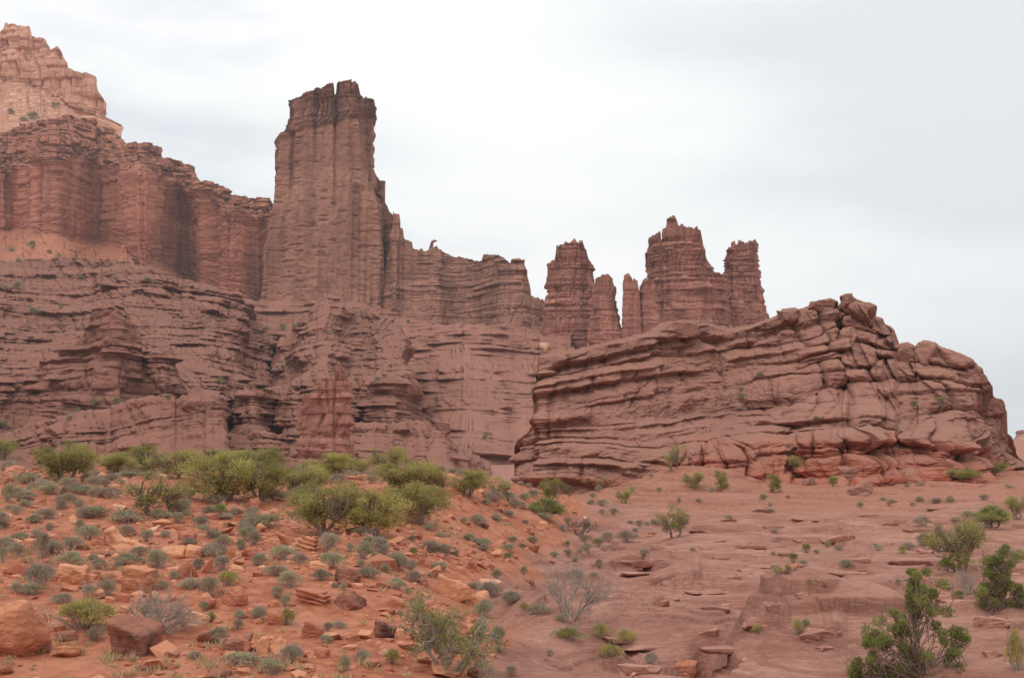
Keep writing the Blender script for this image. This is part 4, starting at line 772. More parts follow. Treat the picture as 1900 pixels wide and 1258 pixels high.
M_sage = dict(blue=leaf_mat("blue_grey_sage", srgb(142, 130, 112), srgb(206, 190, 166), .2), green=leaf_mat("grey_green_sage", srgb(144, 140, 108), srgb(202, 194, 158), .2), brown=leaf_mat("brown_sage", srgb(144, 128, 112), srgb(196, 178, 152), .2),
              olive=leaf_mat("olive_shrub", srgb(128, 128, 72), srgb(180, 174, 112), .25), yellow=leaf_mat("yellow_tipped_shrub", srgb(150, 140, 82), srgb(212, 196, 122), .25), lush=leaf_mat("lush_green_shrub", srgb(112, 126, 60), srgb(168, 176, 98), .3))
M_straw = leaf_mat("dry_straw", srgb(164, 142, 108), srgb(214, 192, 152), .2)
def tubes(polys, sides=5):
    Vs, Fs, off = [], [], 0
    for pts, rad in polys:
        pts = np.asarray(pts, float); rad = np.asarray(rad, float); n = len(pts); tg = np.gradient(pts, axis=0); tg /= np.linalg.norm(tg, axis=1)[:, None] + 1e-9
        ref = np.array([.31, .87, .38]); a = np.cross(tg, ref); a /= np.linalg.norm(a, axis=1)[:, None] + 1e-9; b_ = np.cross(tg, a); th = np.linspace(0, 2 * math.pi, sides, endpoint=False)
        V = pts[:, None] + rad[:, None, None] * (np.cos(th)[None, :, None] * a[:, None] + np.sin(th)[None, :, None] * b_[:, None])
        Vs.append(V.reshape(-1, 3)); Fs.append(grid_faces(n, sides, True) + off); off += n * sides
    return np.concatenate(Vs), np.concatenate(Fs)
def leaves(cen, out_dir, ln, wd, r, spread=.9):
    """one small pointed blade per centre, leaning along out_dir with scatter"""
    n = len(cen); d = out_dir + spread * r.standard_normal((n, 3)); d /= np.linalg.norm(d, axis=1)[:, None]; s = np.cross(d, r.standard_normal((n, 3))); s /= np.linalg.norm(s, axis=1)[:, None] + 1e-9
    L_ = (ln * r.uniform(.6, 1.3, n))[:, None]; W = (wd * r.uniform(.7, 1.3, n))[:, None]
    V = np.stack([cen - d * L_ * .4, cen + s * W * .5, cen + d * L_ * .6, cen - s * W * .5], 1).reshape(-1, 3)
    return V, np.arange(4 * n).reshape(-1, 4)
def bend(a, b_, r, k=.18, n=5):
    a, b_ = np.asarray(a, float), np.asarray(b_, float); t = np.linspace(0, 1, n)[:, None]; L_ = np.linalg.norm(b_ - a); p = a + (b_ - a) * t
    return p + k * L_ * (r.standard_normal(3)[None] * np.sin(t * math.pi) + .35 * r.standard_normal((n, 3)) * t * (1 - t) * 4)
def twig_tree(r, n0, levels, L0, spread, rad, fan=(2, 4), up=.6, shrink=.68):
    out_ = []
    def grow(p, d, L_, rd, lv):
        d = d / np.linalg.norm(d); q = p + d * L_; pts = bend(p, q, r, .10, 4); out_.append((pts, np.linspace(rd, rd * .62, 4)))
        if lv == 0: return
        for _ in range(r.integers(fan[0], fan[1] + 1)):
            u = r.uniform(.45, 1.0); s_ = pts[0] + (pts[-1] - pts[0]) * u if u < .9 else pts[-1]
            grow(s_, d + spread * r.standard_normal(3) + np.array([0, 0, up * .3]), L_ * shrink * r.uniform(.75, 1.2), rd * .58, lv - 1)
    for k in range(n0):
        a = 2 * math.pi * (k + r.random()) / n0; grow(np.array([.03 * math.cos(a), .03 * math.sin(a), -.03]), np.array([math.cos(a) * spread, math.sin(a) * spread, up + r.random() * .5]), L0 * r.uniform(.8, 1.2), rad, levels)
    return out_
def sage_mesh(seed, col, hr=.6, n=900, ln=.07, wd=.016, stems=30, open_=.0):
    """unit-wide dome of fine grey blades over a tangle of stems"""
    r = np.random.default_rng(seed); a = r.uniform(0, 2 * math.pi, stems); e_ = r.uniform(.15, 1.45, stems); tip = np.stack([np.cos(a) * np.cos(e_) * .42, np.sin(a) * np.cos(e_) * .42, hr * (.35 + .55 * np.sin(e_))], -1) * r.uniform(.75, 1.1, (stems, 1))
    pol = [(bend((0, 0, -.04), t_, r, .12, 4), np.linspace(.012, .005, 4)) for t_ in tip]
    for t_ in tip:
        for _ in range(2): pol.append((bend(t_ * r.uniform(.5, .8), t_ + r.normal(0, .12, 3) + (0, 0, .04), r, .1, 3), np.linspace(.007, .003, 3)))
    V1, F1 = tubes(pol, 3)
    nl = 16; lobes = np.stack([np.cos(q := r.uniform(0, 6.28, nl)) * (rr := r.uniform(.05, .36, nl)), np.sin(q) * rr, hr * (.72 - 1.5 * (rr / .5) ** 2 * .45) * r.uniform(.75, 1.05, nl)], -1)
    pick_ = r.integers(0, nl, n); dirs = r.standard_normal((n, 3)); dirs /= np.linalg.norm(dirs, axis=1)[:, None]; dirs[:, 2] = np.abs(dirs[:, 2]) * 1.0 - .25
    cen = lobes[pick_] + dirs * r.uniform(.55, 1.05, (n, 1)) ** .7 * np.array([.17, .17, .15 * hr / .5]); cen[:, 2] = np.maximum(cen[:, 2], .015)
    keep = r.random(n) > open_; cen, dirs, pick_ = cen[keep], dirs[keep], pick_[keep]
    V2, F2 = leaves(cen, dirs * .8 + (0, 0, .7), ln, wd, r, .45)
    lt = r.uniform(.15, .85, nl); tone = np.concatenate([np.full(len(V1), .35), np.repeat(np.clip(lt[pick_] + r.normal(0, .16, len(cen)), 0, 1), 4)])
    return mesh_from("shrub", np.concatenate([V1, V2]), np.concatenate([F1, F2 + len(V1)]), 4, [M_twig, M_sage[col]], dict(tone=tone), False, np.r_[np.zeros(len(F1)), np.ones(len(F2))])
SAGE = {c: [sage_mesh(300 + 17 * i + 1000 * j, c, h_, n_) for i, (h_, n_) in enumerate([(.5, 1900), (.58, 2100), (.45, 1800), (.66, 2100)])] for j, c in enumerate(M_sage)}
def juniper_meshes(seed, hr=.85, ncl=34, dense=1.0, twigs=0, clumps=None, trunks=3, lf=.034, wmin=.12):
    """unit-wide crown of leaf sprays on crooked limbs; returns trunk and crown geometry"""
    r = np.random.default_rng(seed)
    if clumps is None:
        cl = []
        while len(cl) < ncl:
            u = r.standard_normal(3); u /= np.linalg.norm(u); q = u * r.uniform(.35, 1.12) * (.42, .42, .40 * hr); q[2] += .60 * hr
            q[2] = max(q[2], .05 * hr + .06 * r.random()); cl.append(list(q) + [r.uniform(.06, .165)])
        clumps = np.array(cl)
    clumps = np.asarray(clumps, float); pol = []; forks = []
    for k in range(trunks):
        a = 2 * math.pi * (k + r.random() * .6) / trunks; f = np.array([.16 * math.cos(a), .12 * math.sin(a), hr * r.uniform(.28, .45)]); p = bend((.02 * math.cos(a), .02 * math.sin(a), -.06), f, r, .14, 5); pol.append((p, np.linspace(.034, .02, 5))); forks.append(f)
    for c in clumps:
        f = forks[int(np.argmin([np.linalg.norm(c[:3] - f) + r.random() * .15 for f in forks]))]; p = bend(f, c[:3], r, .14, 5); pol.append((p, np.linspace(.02, .006, 5)))
        for _ in range(3): q = p[r.integers(2, 5)]; pol.append((bend(q, c[:3] + r.normal(0, .6, 3) * c[3], r, .12, 3), np.linspace(.006, .0025, 3)))
    for _ in range(twigs):
        c = clumps[r.integers(len(clumps))]; q = c[:3] * r.uniform(.55, .9); pol.append((bend(q, c[:3] + r.normal(0, .9, 3) * c[3], r, .15, 4), np.linspace(.006, .002, 4)))
    V1, F1 = tubes(pol, 5); Vs, Fs, T, off = [], [], [], 0
    for c in clumps:
        n = int(dense * 290 * (c[3] / .13) ** 2); d = r.standard_normal((n, 3)); d /= np.linalg.norm(d, axis=1)[:, None]; cen = c[:3] + d * (r.uniform(.2, 1.15, (n, 1)) ** .8) * c[3] * (1.1, 1.1, .9)
        V, F_ = leaves(cen, d * .8 + (0, 0, .6), lf, lf * .5, r, .5); Vs.append(V); Fs.append(F_ + off); off += len(V); T.append(np.repeat(np.clip(r.uniform(.1, .85) + r.normal(0, .14, n), 0, 1), 4))
    return V1, F1, np.concatenate(Vs), np.concatenate(Fs), np.concatenate(T), r.uniform(.2, .8, len(V1))
def tree_kind(mat, *a, **k):
    V1, F1, V2, F2, T, t1 = juniper_meshes(*a, **k)
    return mesh_from("trunk", V1, F1, 4, k.get('bark') or M_bark, dict(tone=t1), True), mesh_from("crown", V2, F2, 4, mat, dict(tone=T), False)
def plant_tree(meshes, loc, sx, sy, sz, yaw, label, group=None, name="juniper", cat="juniper"):
    o = empty(name, loc); o.rotation_euler.z = yaw
    for nm, me in zip(("trunk", "crown"), meshes): c = link(nm, me, o); c.scale = (sx, sy, sz)
    return tag(o, label, cat, group)
# ------------------------------------------------------------------ junipers and tall bushes
KJ = [tree_kind(M_jun, 500 + i, hr, n, .85, tw) for i, (hr, n, tw) in enumerate([(.85, 36, 50), (.8, 40, 70), (.9, 34, 50), (.75, 38, 40), (.85, 44, 40), (.95, 30, 90)])]
KS = [tree_kind(M_jun, 520 + i, .85, n, d, tw) for i, (n, d, tw) in enumerate([(22, .55, 130), (18, .45, 160), (26, .6, 110)])]
KB = [tree_kind(M_jun2, 540 + i, hr, n, 1.0, 10) for i, (hr, n) in enumerate([(.8, 34), (.9, 38)])]
KC = [tree_kind(M_jun, 560 + i, 1.6, 26, 1.1, 0, trunks=1, clumps=[[.36 * math.cos(a) * q, .36 * math.sin(a) * q, z, .16] for a, q, z in zip(np.random.default_rng(i).uniform(0, 6.28, 26), np.sqrt(np.random.default_rng(i + 9).random(26)), np.linspace(.15, 1.5, 26))]) for i in range(2)]
GJ = "green junipers along the crest of the left hill"
trees = H1((-60, 145, 75, 290, KJ[0], "green juniper cut off by the picture edge at the left end of the crest", "edge juniper", GJ), (275, 178, 625, 460, KJ[1], "full juniper with bare lower boughs standing first on the crest", "first full juniper", GJ),
    (680, 245, 950, 390, KJ[3], "low rounded juniper behind the crest boulder", "low rounded juniper", GJ), (950, 192, 1190, 392, KJ[2], "juniper with flat dense top on one thick dark trunk", "flat topped juniper", GJ),
    (1090, 228, 1435, 430, KS[2], "greyish juniper full of dead twigs behind the slope", "greyish juniper", GJ), (925, 392, 1280, 708, KS[0], "sparse half dead juniper forking low into two bare trunks", "sparse forked juniper", GJ),
    (1385, 265, 1785, 610, KJ[4], "tall bushy juniper at the heart of the left thicket", "tall bushy juniper", GJ), (1660, 222, 1890, 345, KJ[0], "far juniper peeping over the left thicket", None, GJ), (1480, 215, 1600, 270, KS[2], "small greyish juniper top showing behind the thicket", None, GJ))
trees += boxes(440, 780, 3.931, [(0, 290, 325, 605, KJ[5], "open juniper with dark inner twigs above the shaded red boulder", "open juniper", GJ), (95, 212, 310, 345, KJ[3], "juniper low on the skyline of the thicket", None, GJ), (310, 335, 620, 555, KJ[1], "juniper with tangled dead centre in the middle of the thicket", "tangled juniper", GJ),
    (540, 255, 800, 455, KJ[2], "dark centred juniper beneath the twin pinnacle", "juniper below the pinnacle", GJ), (780, 290, 960, 400, KJ[3], "low juniper at the foot of the pinnacle", None, GJ), (385, 480, 825, 855, KJ[5], "large old juniper with thick twisted pale trunk", "old twisted juniper", GJ),
    (800, 545, 1160, 850, KJ[4], "broad spreading juniper touching the old twisted one", "broad spreading juniper", GJ), (980, 212, 1230, 440, KS[2], "half bare juniper behind the densest juniper", None, GJ), (1040, 300, 1420, 535, KJ[1], "densest and tallest green juniper at the right of the thicket", "densest juniper", GJ),
    (1135, 480, 1480, 768, KJ[0], "juniper on two spread dark trunks at the thicket's lower edge", "two trunk juniper", GJ), (1370, 392, 1560, 530, KS[1], "grey leafless juniper between two green ones", "grey leafless juniper", GJ), (1570, 378, 1795, 565, KJ[2], "last juniper of the thicket before the open slope", "last thicket juniper", GJ)])
GL = "scattered trees and bushes between the hill and the outcrop"
trees += boxes(880, 800, 3.931, [(105, 345, 255, 488, KS[0], "small twiggy bush on the hill rim beyond the last thicket juniper", "twiggy rim bush", GL), (625, 378, 712, 472, KS[1], "leafless grey bush standing on the hill rim", "leafless rim bush", GL), (405, 500, 642, 652, KB[0], "dense round green juniper on the hillside", "round hillside juniper", GL),
    (490, 355, 620, 530, KJ[5], "small upright juniper standing behind the round hillside juniper", None, GL), (1360, 552, 1560, 780, KS[0], "open twiggy juniper alone at the edge of the wash", "lone wash juniper", GL), (1040, 435, 1155, 530, KS[2], "small twiggy bush with yellow foot in the wash", "yellow footed bush", GL), (1400, 118, 1530, 292, KS[1], "wizened upright juniper with bare trunk on a mound by the outcrop", "wizened juniper", GL),
    (1535, 312, 1685, 432, KS[2], "rounded olive bush on the sandy mound", "olive mound bush", GL), (1760, 298, 1850, 425, KC[0], "slim green bush on the sandy mound", "slim mound bush", GL), (815, 345, 1050, 410, KS[2], "wide low bush at the dark foot of the outcrop", "wide low bush", GL)])
trees += H4((235, 262, 392, 382, KS[2], "feathery green bush in the cleft of the outcrop's foot", "feathery cleft bush", GL), (105, 392, 186, 512, KC[1], "upright bright green bush shaped like a barrel", "barrel bush", GL), (530, 390, 592, 470, KJ[3], "small green bush before the low rock bench", None, GL),
    (1398, 345, 1592, 432, KJ[1], "wide green bush at the outcrop's right foot", "wide foot bush", GL), (1640, 297, 1772, 396, KJ[5], "bush under the knobby right end of the outcrop", "right end bush", GL), (1580, 612, 1812, 762, KB[0], "bright round juniper in two lobes on the slickrock", "bright two lobed juniper", GL),
    (1785, 545, 1935, 705, KS[2], "greyish juniper cut by the right edge of the picture", "right edge juniper", GL), (1285, 745, 1665, 1075, KS[2], "pale twiggy juniper leaning on the slickrock", "pale leaning juniper", GL))
for i, (x0, y0, x1, y1, km, lab, short, grp) in enumerate(trees):
    cx = (x0 + x1) / 2; loc, ob = pick(cx, y1 - 1)
    if loc is None: continue
    k = loc[1] / F; w_, h_ = (x1 - x0) * k * 1.42, (y1 - y0) * k * 1.08; zz = np.array([v.co[2] for v in km[1].vertices]); top_ = np.percentile(zz, 99.5)
    plant_tree(km, (loc[0], loc[1] + .15 * w_, loc[2] - .02), w_, w_ * .95, h_ / top_, 0 if i % 2 else math.pi, lab, grp)
    if short: LM.append((cx, y1 - (y1 - y0) * .3, short))
    USED[lab] = 1
# hero junipers lower right, built from their own clumps (picture boxes of the clumps)
def hero_tree(px, row, clumps, label, short, seed, mat=M_jun2, dense=1.0, twigs=200, lf=.045):
    loc, _ = pick(px, min(row, 1256)); D = loc[1]; k = D / F
    if row > 1256: loc = np.array(at(px, row, D)); loc[2] = float(ground_z(loc[0], loc[1])); 
    r = np.random.default_rng(seed); cl = []
    for (a, b_, rx, ry) in clumps:
        n = max(4, int(rx * ry / 120)); cx_, cy_ = a, b_
        for _ in range(n):
            u = r.uniform(-1, 1, 2); q = at(a + u[0] * rx * .95, b_ + u[1] * ry * .95, D + r.normal(0, rx * .55) * k); cl.append(list(q - loc) + [r.uniform(8, 16) * k])
    cl = np.array(cl); H = cl[:, 2].max(); pol = []
    stem = bend((0, 0, -.1), (cl[:, 0].mean() * .3, 0, H * .93), r, .05, 9); pol.append((stem, np.linspace(.06, .012, 9)))
    for c in cl:
        i0 = int(np.clip((c[2] / H) * 8 - r.uniform(.8, 2.6), 0, 7)); pol.append((bend(stem[i0], c[:3], r, .12, 5), np.linspace(.014, .005, 5)))
        for _ in range(4): pol.append((bend(pol[-1][0][-1], c[:3] + r.normal(0, .8, 3) * c[3], r, .12, 3), np.linspace(.009, .004, 3)))
    for _ in range(twigs):
        c = cl[r.integers(len(cl))]; pol.append((bend(c[:3] * r.uniform(.7, .95), c[:3] + r.normal(0, 1.3, 3) * c[3] - (0, 0, .25 * H * r.random()), r, .15, 4), np.linspace(.01, .003, 4)))
    V1, F1 = tubes(pol, 6); Vs, Fs, T, off = [], [], [], 0
    for c in cl:
        n = int(330 * dense); d = r.standard_normal((n, 3)); d /= np.linalg.norm(d, axis=1)[:, None]; cen = c[:3] + d * r.uniform(.2, 1, (n, 1)) ** .6 * c[3] * (1, 1, .8)
        V, F_ = leaves(cen, d * .7 + (0, 0, .7), lf, lf * .42, r, .5); Vs.append(V); Fs.append(F_ + off); off += len(V); T.append(np.repeat(np.clip(r.uniform(.15, .8) + r.normal(0, .15, n), 0, 1), 4))
    o = empty("juniper", loc); link("trunk", mesh_from("trunk", V1, F1, 4, M_bark, dict(tone=r.uniform(.2, .9, len(V1)))), o)
    link("crown", mesh_from("crown", np.concatenate(Vs), np.concatenate(Fs), 4, mat, dict(tone=np.concatenate(T)), False), o)
    tag(o, label, "juniper", GL); LM.append((px, row - 60, short)); USED[label] = 1
hero_tree(1708, 1262, [(1712, 1078, 38, 20), (1690, 1092, 24, 16), (1735, 1092, 16, 14), (1690, 1112, 14, 8), (1722, 1122, 40, 20), (1730, 1140, 34, 16), (1652, 1146, 26, 18), (1662, 1162, 22, 12), (1630, 1178, 24, 14), (1615, 1205, 26, 26), (1650, 1200, 34, 24), (1685, 1190, 22, 20), (1620, 1236, 28, 20), (1700, 1225, 26, 24), (1755, 1178, 24, 20), (1782, 1172, 20, 16), (1765, 1200, 20, 16), (1760, 1235, 22, 20), (1660, 1245, 30, 14), (1588, 1246, 12, 8)],
          "tall ragged bright juniper with grey trunk rising from the bottom edge", "ragged bright juniper", 71, dense=.95)
hero_tree(1858, 1128, [(1855, 1026, 18, 12), (1862, 1046, 26, 16), (1845, 1042, 16, 12), (1850, 1070, 24, 18), (1872, 1072, 18, 18), (1838, 1066, 10, 10), (1862, 1098, 20, 16), (1835, 1096, 22, 10), (1880, 1108, 22, 16), (1850, 1120, 30, 12), (1892, 1128, 16, 14), (1822, 1098, 12, 8), (1890, 1098, 14, 14)],
          "slender upright green juniper near the right edge with spreading skirt", "slender juniper", 72, dense=1.0)
# leafless and twiggy bushes
def twig_bush(box, seed, label, short, mat=M_twig, n0=5, lv=4, leafc=None, leafn=0, spread=.62, up=.6, name="dead_bush", cat="dead bush", rad=.05, fan=(2, 4)):
    x0, y0, x1, y1 = box; cx = (x0 + x1) / 2; loc, _ = pick(cx, min(y1 - 2, 1255)); k = loc[1] / F; W, H = (x1 - x0) * k, (y1 - y0) * k
    r = np.random.default_rng(seed); pol = twig_tree(r, n0, lv, .4, spread, rad, fan, up); V, Fc = tubes(pol, 4)
    s = np.array([W / (np.percentile(V[:, 0], 99) - np.percentile(V[:, 0], 1)), W / (np.percentile(V[:, 1], 99) - np.percentile(V[:, 1], 1)), H / np.percentile(V[:, 2], 99.5)]); V = V * s
    o = empty(name, (loc[0], loc[1] + .2 * W, loc[2])); V[:, 2] = np.maximum(V[:, 2], -.1)
    link("branches", mesh_from("branches", V, Fc, 4, mat, dict(tone=r.uniform(.1, .9, len(V)))), o)
    if leafn:
        tips = np.array([p[0][-1] for p in pol[len(pol) // 5:]]) * s; c = tips[r.integers(0, len(tips), leafn)] + r.normal(0, .05, (leafn, 3)) * W * .5
        V2, F2 = leaves(c, np.tile([0, 0, .7], (leafn, 1)), .06, .024, r, .7); link("leaves", mesh_from("leaves", V2, F2, 4, leafc, dict(tone=np.repeat(r.random(leafn), 4)), False), o)
    tag(o, label, cat); USED[label] = 1; LM.append((cx, (y0 + y1) / 2, short))
twig_bush((991, 1046, 1130, 1158), 81, "leafless grey bush fanning out at the foot of the hill above slickrock", "leafless grey bush", n0=7, lv=5, fan=(2, 4), rad=.016)
twig_bush((232, 1092, 357, 1180), 82, "spiky blue grey shrub sprawling beside the flat topped dark block", "spiky grey shrub", n0=12, lv=3, spread=.8, up=.5, rad=.018, fan=(3, 5), name="spiky_shrub", cat="shrub")
twig_bush((751, 1118, 915, 1262), 83, "big tangled half leafless bush with olive sprigs at the bottom edge", "tangled olive bush", n0=6, lv=4, leafc=M_sage['olive'], leafn=5200, spread=.75, rad=.035, fan=(3, 4), name="tangled_bush", cat="bush")
twig_bush((1772, 1058, 1824, 1106), 84, "round leafless grey bush between the pale leaning juniper and the slender juniper", "round grey bush", n0=9, lv=3, rad=.02, fan=(3, 4))
twig_bush((1050, 962, 1096, 996), 85, "small dark dead shrub on the hillside", "small dead shrub", mat=M_bark, n0=4, lv=3)
twig_bush((1092, 966, 1112, 986), 86, "tiny dead shrub at the hill rim", "tiny dead shrub", mat=M_bark, n0=4, lv=2)

# ------------------------------------------------------------------ sagebrush and small shrubs
G_ = [(430,210,590,320),(525,140,710,270,'green'),(215,160,310,235),(35,270,170,380),(240,230,350,385),(345,240,410,310),(380,340,590,440,'green'),(545,430,655,530),(640,345,710,395),(645,390,765,465),(820,350,1010,440),(825,410,890,465),(1060,345,1215,460),(935,295,1080,370),(870,140,975,225),(1020,180,1115,265),(1165,180,1250,235),(1330,240,1430,290),(1430,270,1680,380),(1550,370,1680,480),(1410,390,1490,475),(1430,130,1530,185),(1500,170,1610,240),(1560,225,1690,295),(1730,245,1795,320),(1840,370,1899,440),(170,450,350,610),(60,560,150,640),(130,570,290,660,'green'),(575,585,695,680),(700,530,830,660),(1090,475,1160,555),(1140,540,1230,615),(1230,480,1310,545,'green'),(1290,525,1450,615),(1440,540,1620,690),(1590,480,1740,590,'yellow'),(1450,700,1525,775),(1500,775,1580,850,'yellow'),(1715,765,1785,815),(1840,760,1899,840),(1515,880,1660,1010),(1370,1060,1455,1125),(1700,840,1775,910),(1640,1100,1880,1190,'green'),(195,55,295,125,'green'),(330,130,380,180),(70,195,190,260,'green'),(-10,230,80,300,'green'),(810,40,990,120,'green'),(1080,20,1240,100,'green'),(530,0,700,95),(1740,90,1880,170),(1760,130,1850,220),(540,110,620,190),(240,10,400,100,'brown'),(365,680,765,930,'yellow'),(-20,290,40,420,'green'),(1015,735,1095,785,'yellow'),(620,905,760,1000,'brown'),(350,650,520,720,'brown')]
sage = H5(*G_)
sage += H6((0,140,130,260),(60,190,160,290),(-10,250,45,322),(110,340,210,440),(240,300,410,400,'green'),(400,345,500,425),(600,220,740,340),(580,350,790,460),(790,270,860,335),(860,270,980,390),(870,390,940,450),(980,345,1045,410,'green'),(1020,305,1110,370),(890,430,1040,530,'brown'),(1050,430,1120,490),(1100,350,1260,470,'green'),(1240,480,1350,565),(1110,525,1220,610),(1225,595,1280,645),(1390,490,1440,525),(1420,410,1530,470,'green'),(1250,310,1330,370,'olive'),(205,440,350,520),(290,490,450,600,'green'),(545,470,680,550),(690,550,740,600),(740,560,810,620),(315,660,385,740),(95,745,215,850),(305,750,415,880,'yellow'),(620,860,700,920,'brown'),(700,830,790,900),(300,1020,470,1160),(860,1050,985,1145),(745,1110,830,1210),(1080,1070,1190,1160,'yellow'),(150,1150,330,1265,'green'),(-20,770,40,830),(1590,320,1640,370),(1780,270,1840,330),(1650,200,1750,260,'green'),(1460,195,1530,240),(1530,200,1580,240),(1270,210,1310,260),(1640,80,1690,130),(1360,130,1450,180),(230,600,340,680),(80,70,300,170),(50,50,130,110),(900,230,1060,300,'olive'),(1750,690,1880,820,'green'),(1680,550,1790,610),(1790,560,1890,680),(1160,760,1215,800),(1880,900,1960,1010),(600,950,690,1010,'green'))
sage += H7((130,65,195,115),(345,95,400,125),(390,220,470,275),(200,270,300,330),(35,275,100,330),(320,270,380,310),(650,310,715,360),(755,305,800,345),(795,265,865,335),(870,245,950,305,'olive'),(780,215,840,265),(930,200,1030,260),(1050,185,1200,270,'brown'),(1155,155,1210,190),(1120,100,1170,130),(1185,105,1245,150),(1250,110,1290,140),(1290,95,1375,145),(715,370,775,410),(550,325,620,375,'green'),(885,395,950,460,'brown'),(850,480,900,515),(1210,325,1290,365),(135,470,200,530),(340,440,390,505,'green'),(620,130,690,185),(700,460,810,570),(30,560,200,670),(200,640,340,730),(400,720,570,800),(600,780,710,860),(110,900,220,1005),(0,860,100,970,'brown'),(145,1020,215,1075),(520,1045,590,1105),(1255,1075,1345,1165),(590,890,790,1000,'olive'),(870,860,1000,980,'yellow'),(1020,900,1215,1030,'yellow'),(920,1015,1095,1120,'yellow'),(0,700,120,800,'green'),(215,345,285,400,'olive'),(660,260,710,305,'olive'),(330,700,400,760,'yellow'),(230,1190,310,1262))
sage += boxes(880, 800, 3.931, [(130,610,190,660),(200,570,300,630),(260,500,330,570),(320,460,410,510,'green'),(390,430,470,490),(980,570,1050,610),(840,455,890,490),(880,400,940,450),(1120,405,1180,450),(910,570,960,610),(1480,490,1510,525,'green'),(1840,620,1887,655),(640,635,710,670),(310,365,360,400),(370,385,420,415,'green'),(60,500,120,545),(430,340,480,365),(500,400,540,430),(760,430,800,460),(890,500,980,550,'green'),(820,500,880,540),(1270,310,1310,345),(1330,415,1370,450,'green'),(1620,495,1660,525),(1700,410,1760,450),(1570,845,1620,880,'yellow')])
sage += H4((890,540,935,570),(930,570,975,610),(955,555,1000,585),(1140,540,1200,580),(1100,580,1140,610),(1260,545,1330,590),(1360,535,1415,585),(725,585,775,620),(1155,430,1200,465),(1590,525,1660,565),(1145,670,1240,750,'brown'),(1395,685,1470,725),(1470,650,1570,710),(1150,820,1250,890),(1060,860,1150,920),(840,875,910,920),(570,890,625,920),(420,915,465,945),(340,880,400,940,'olive'),(115,770,180,800),(500,860,540,895,'olive'),(610,990,710,1050,'green'),(250,945,310,1010,'olive'),(310,985,375,1030),(365,1120,430,1165),(115,925,150,955),(135,1030,195,1095,'yellow'),(1020,890,1080,945,'yellow'),(995,1125,1040,1165),(85,625,145,655,'green'),(95,585,130,610),(225,1035,270,1090,'olive'),(1370,360,1400,375),(1320,975,1415,1075,'lush'),(1840,930,1940,980,'yellow'),(1560,730,1640,780),(40,525,95,565,'olive'),(220,525,255,550),(1770,450,1830,480),(1060,445,1110,475,'green'),(700,350,740,372))
sage += boxes(1400, 940, 3.8, [(270,780,350,910,'yellow'),(1795,960,1950,1215,'yellow'),(1410,600,1500,660,'olive'),(-10,840,60,905,'yellow'),(340,790,395,850,'green'),(1800,310,1900,370)])
sage += H1((80,390,280,470,'green'),(0,470,90,600,'green'),(90,530,220,590),(120,585,220,640,'green'),(230,470,430,550),(390,590,480,655),(420,540,540,600),(480,480,540,520,'green'),(570,390,680,455),(530,580,600,640),(530,625,760,720),(190,680,290,755,'green'),(320,750,380,810),(800,670,990,760),(730,430,800,490),(700,490,860,570),(1300,500,1430,575),(1260,570,1390,640,'green'),(1240,680,1330,755),(1390,710,1500,780),(1490,800,1600,870),(1540,620,1650,690,'lush'),(1580,680,1700,730),(1660,650,1750,710),(1780,640,1887,700),(1730,740,1830,830),(640,370,740,410),(860,430,905,475),(820,370,1010,420,'green'),(20,620,90,660),(80,640,150,690),(440,490,500,545),(620,500,700,560))
look_w = dict(blue="blue grey sagebrush", green="grey green sagebrush", brown="brownish sagebrush", olive="olive shrub", yellow="yellow tipped shrub", lush="lush green shrub")
names_ = dict(blue="sagebrush", green="sagebrush", brown="sagebrush", olive="shrub", yellow="shrub", lush="shrub")
def shrub(px, row, wpx, hpx, col, i, loc=None, cat="shrub"):
    if loc is None: loc, ob = pick(px, min(row - 1, 1256))
    if loc is None: return
    k = loc[1] / F; W, H = wpx * k * 1.38, hpx * k * 1.15; me = SAGE[col][i % 4]; hr = [.5, .58, .45, .66][i % 4]
    o = link(names_[col], me, None, (loc[0], loc[1] + .25 * W, loc[2] - .02)); o.scale = (W * rng.uniform(.9, 1.15), W * rng.uniform(.8, 1.1), H / (hr * .95) * rng.uniform(.85, 1.15)); o.rotation_euler.z = rng.uniform(0, 6.28)
    size = "tiny" if wpx < 13 else "small" if wpx < 24 else "middling" if wpx < 38 else "large"
    tag(o, where(px, row - hpx / 2, f"{size} {look_w[col]}"), cat, "low shrubs dotted over the desert ground"); return o
SH = []
for i, b_ in enumerate(sage):
    x0, y0, x1, y1 = b_[:4]; col = b_[4] if len(b_) > 4 else ('blue' if rng.random() < .45 else ('brown' if rng.random() < .55 else 'green'))
    shrub((x0 + x1) / 2, y1, x1 - x0, y1 - y0, col, i); SH.append(((x0 + x1) / 2, y1))
for hb in auto:
    o = boulder(hb[:4], hb[4], hb[5], None, None, tilt=(.12 if hb[4] == 'slab' else 0), name="rock", cat="rock", group="loose rocks on the slope")
    if o: o['label'] = where((hb[0] + hb[2]) / 2, (hb[1] + hb[3]) / 2, {'tan': 'orange', 'red': 'red', 'dark': 'dark', 'pale': 'pale', 'crop': 'brown'}[hb[5]] + {'slab': ' flat rock', 'wedge': ' wedge of rock', 'block': ' square rock', 'round': ' round rock', 'rock': ' angular rock', 'layered': ' layered rock'}[hb[4]])
for o, px_, row_, w__ in LEDG: o['label'] = where(px_, row_, ('long' if w__ > 60 else 'short' if w__ < 35 else 'low') + ' jutting slickrock ledge')
rs = np.random.default_rng(404); STONE = [boulder_mesh("rock", 7000 + i, kd, 1, .8, hh_, MB[mt]) for i, (kd, hh_, mt) in enumerate([('rock', .6, 'tan'), ('slab', .35, 'tan'), ('rock', .7, 'red'), ('slab', .3, 'red'), ('wedge', .5, 'tan'), ('round', .6, 'red'), ('rock', .5, 'pale'), ('slab', .4, 'dark'), ('layered', .45, 'tan')])]
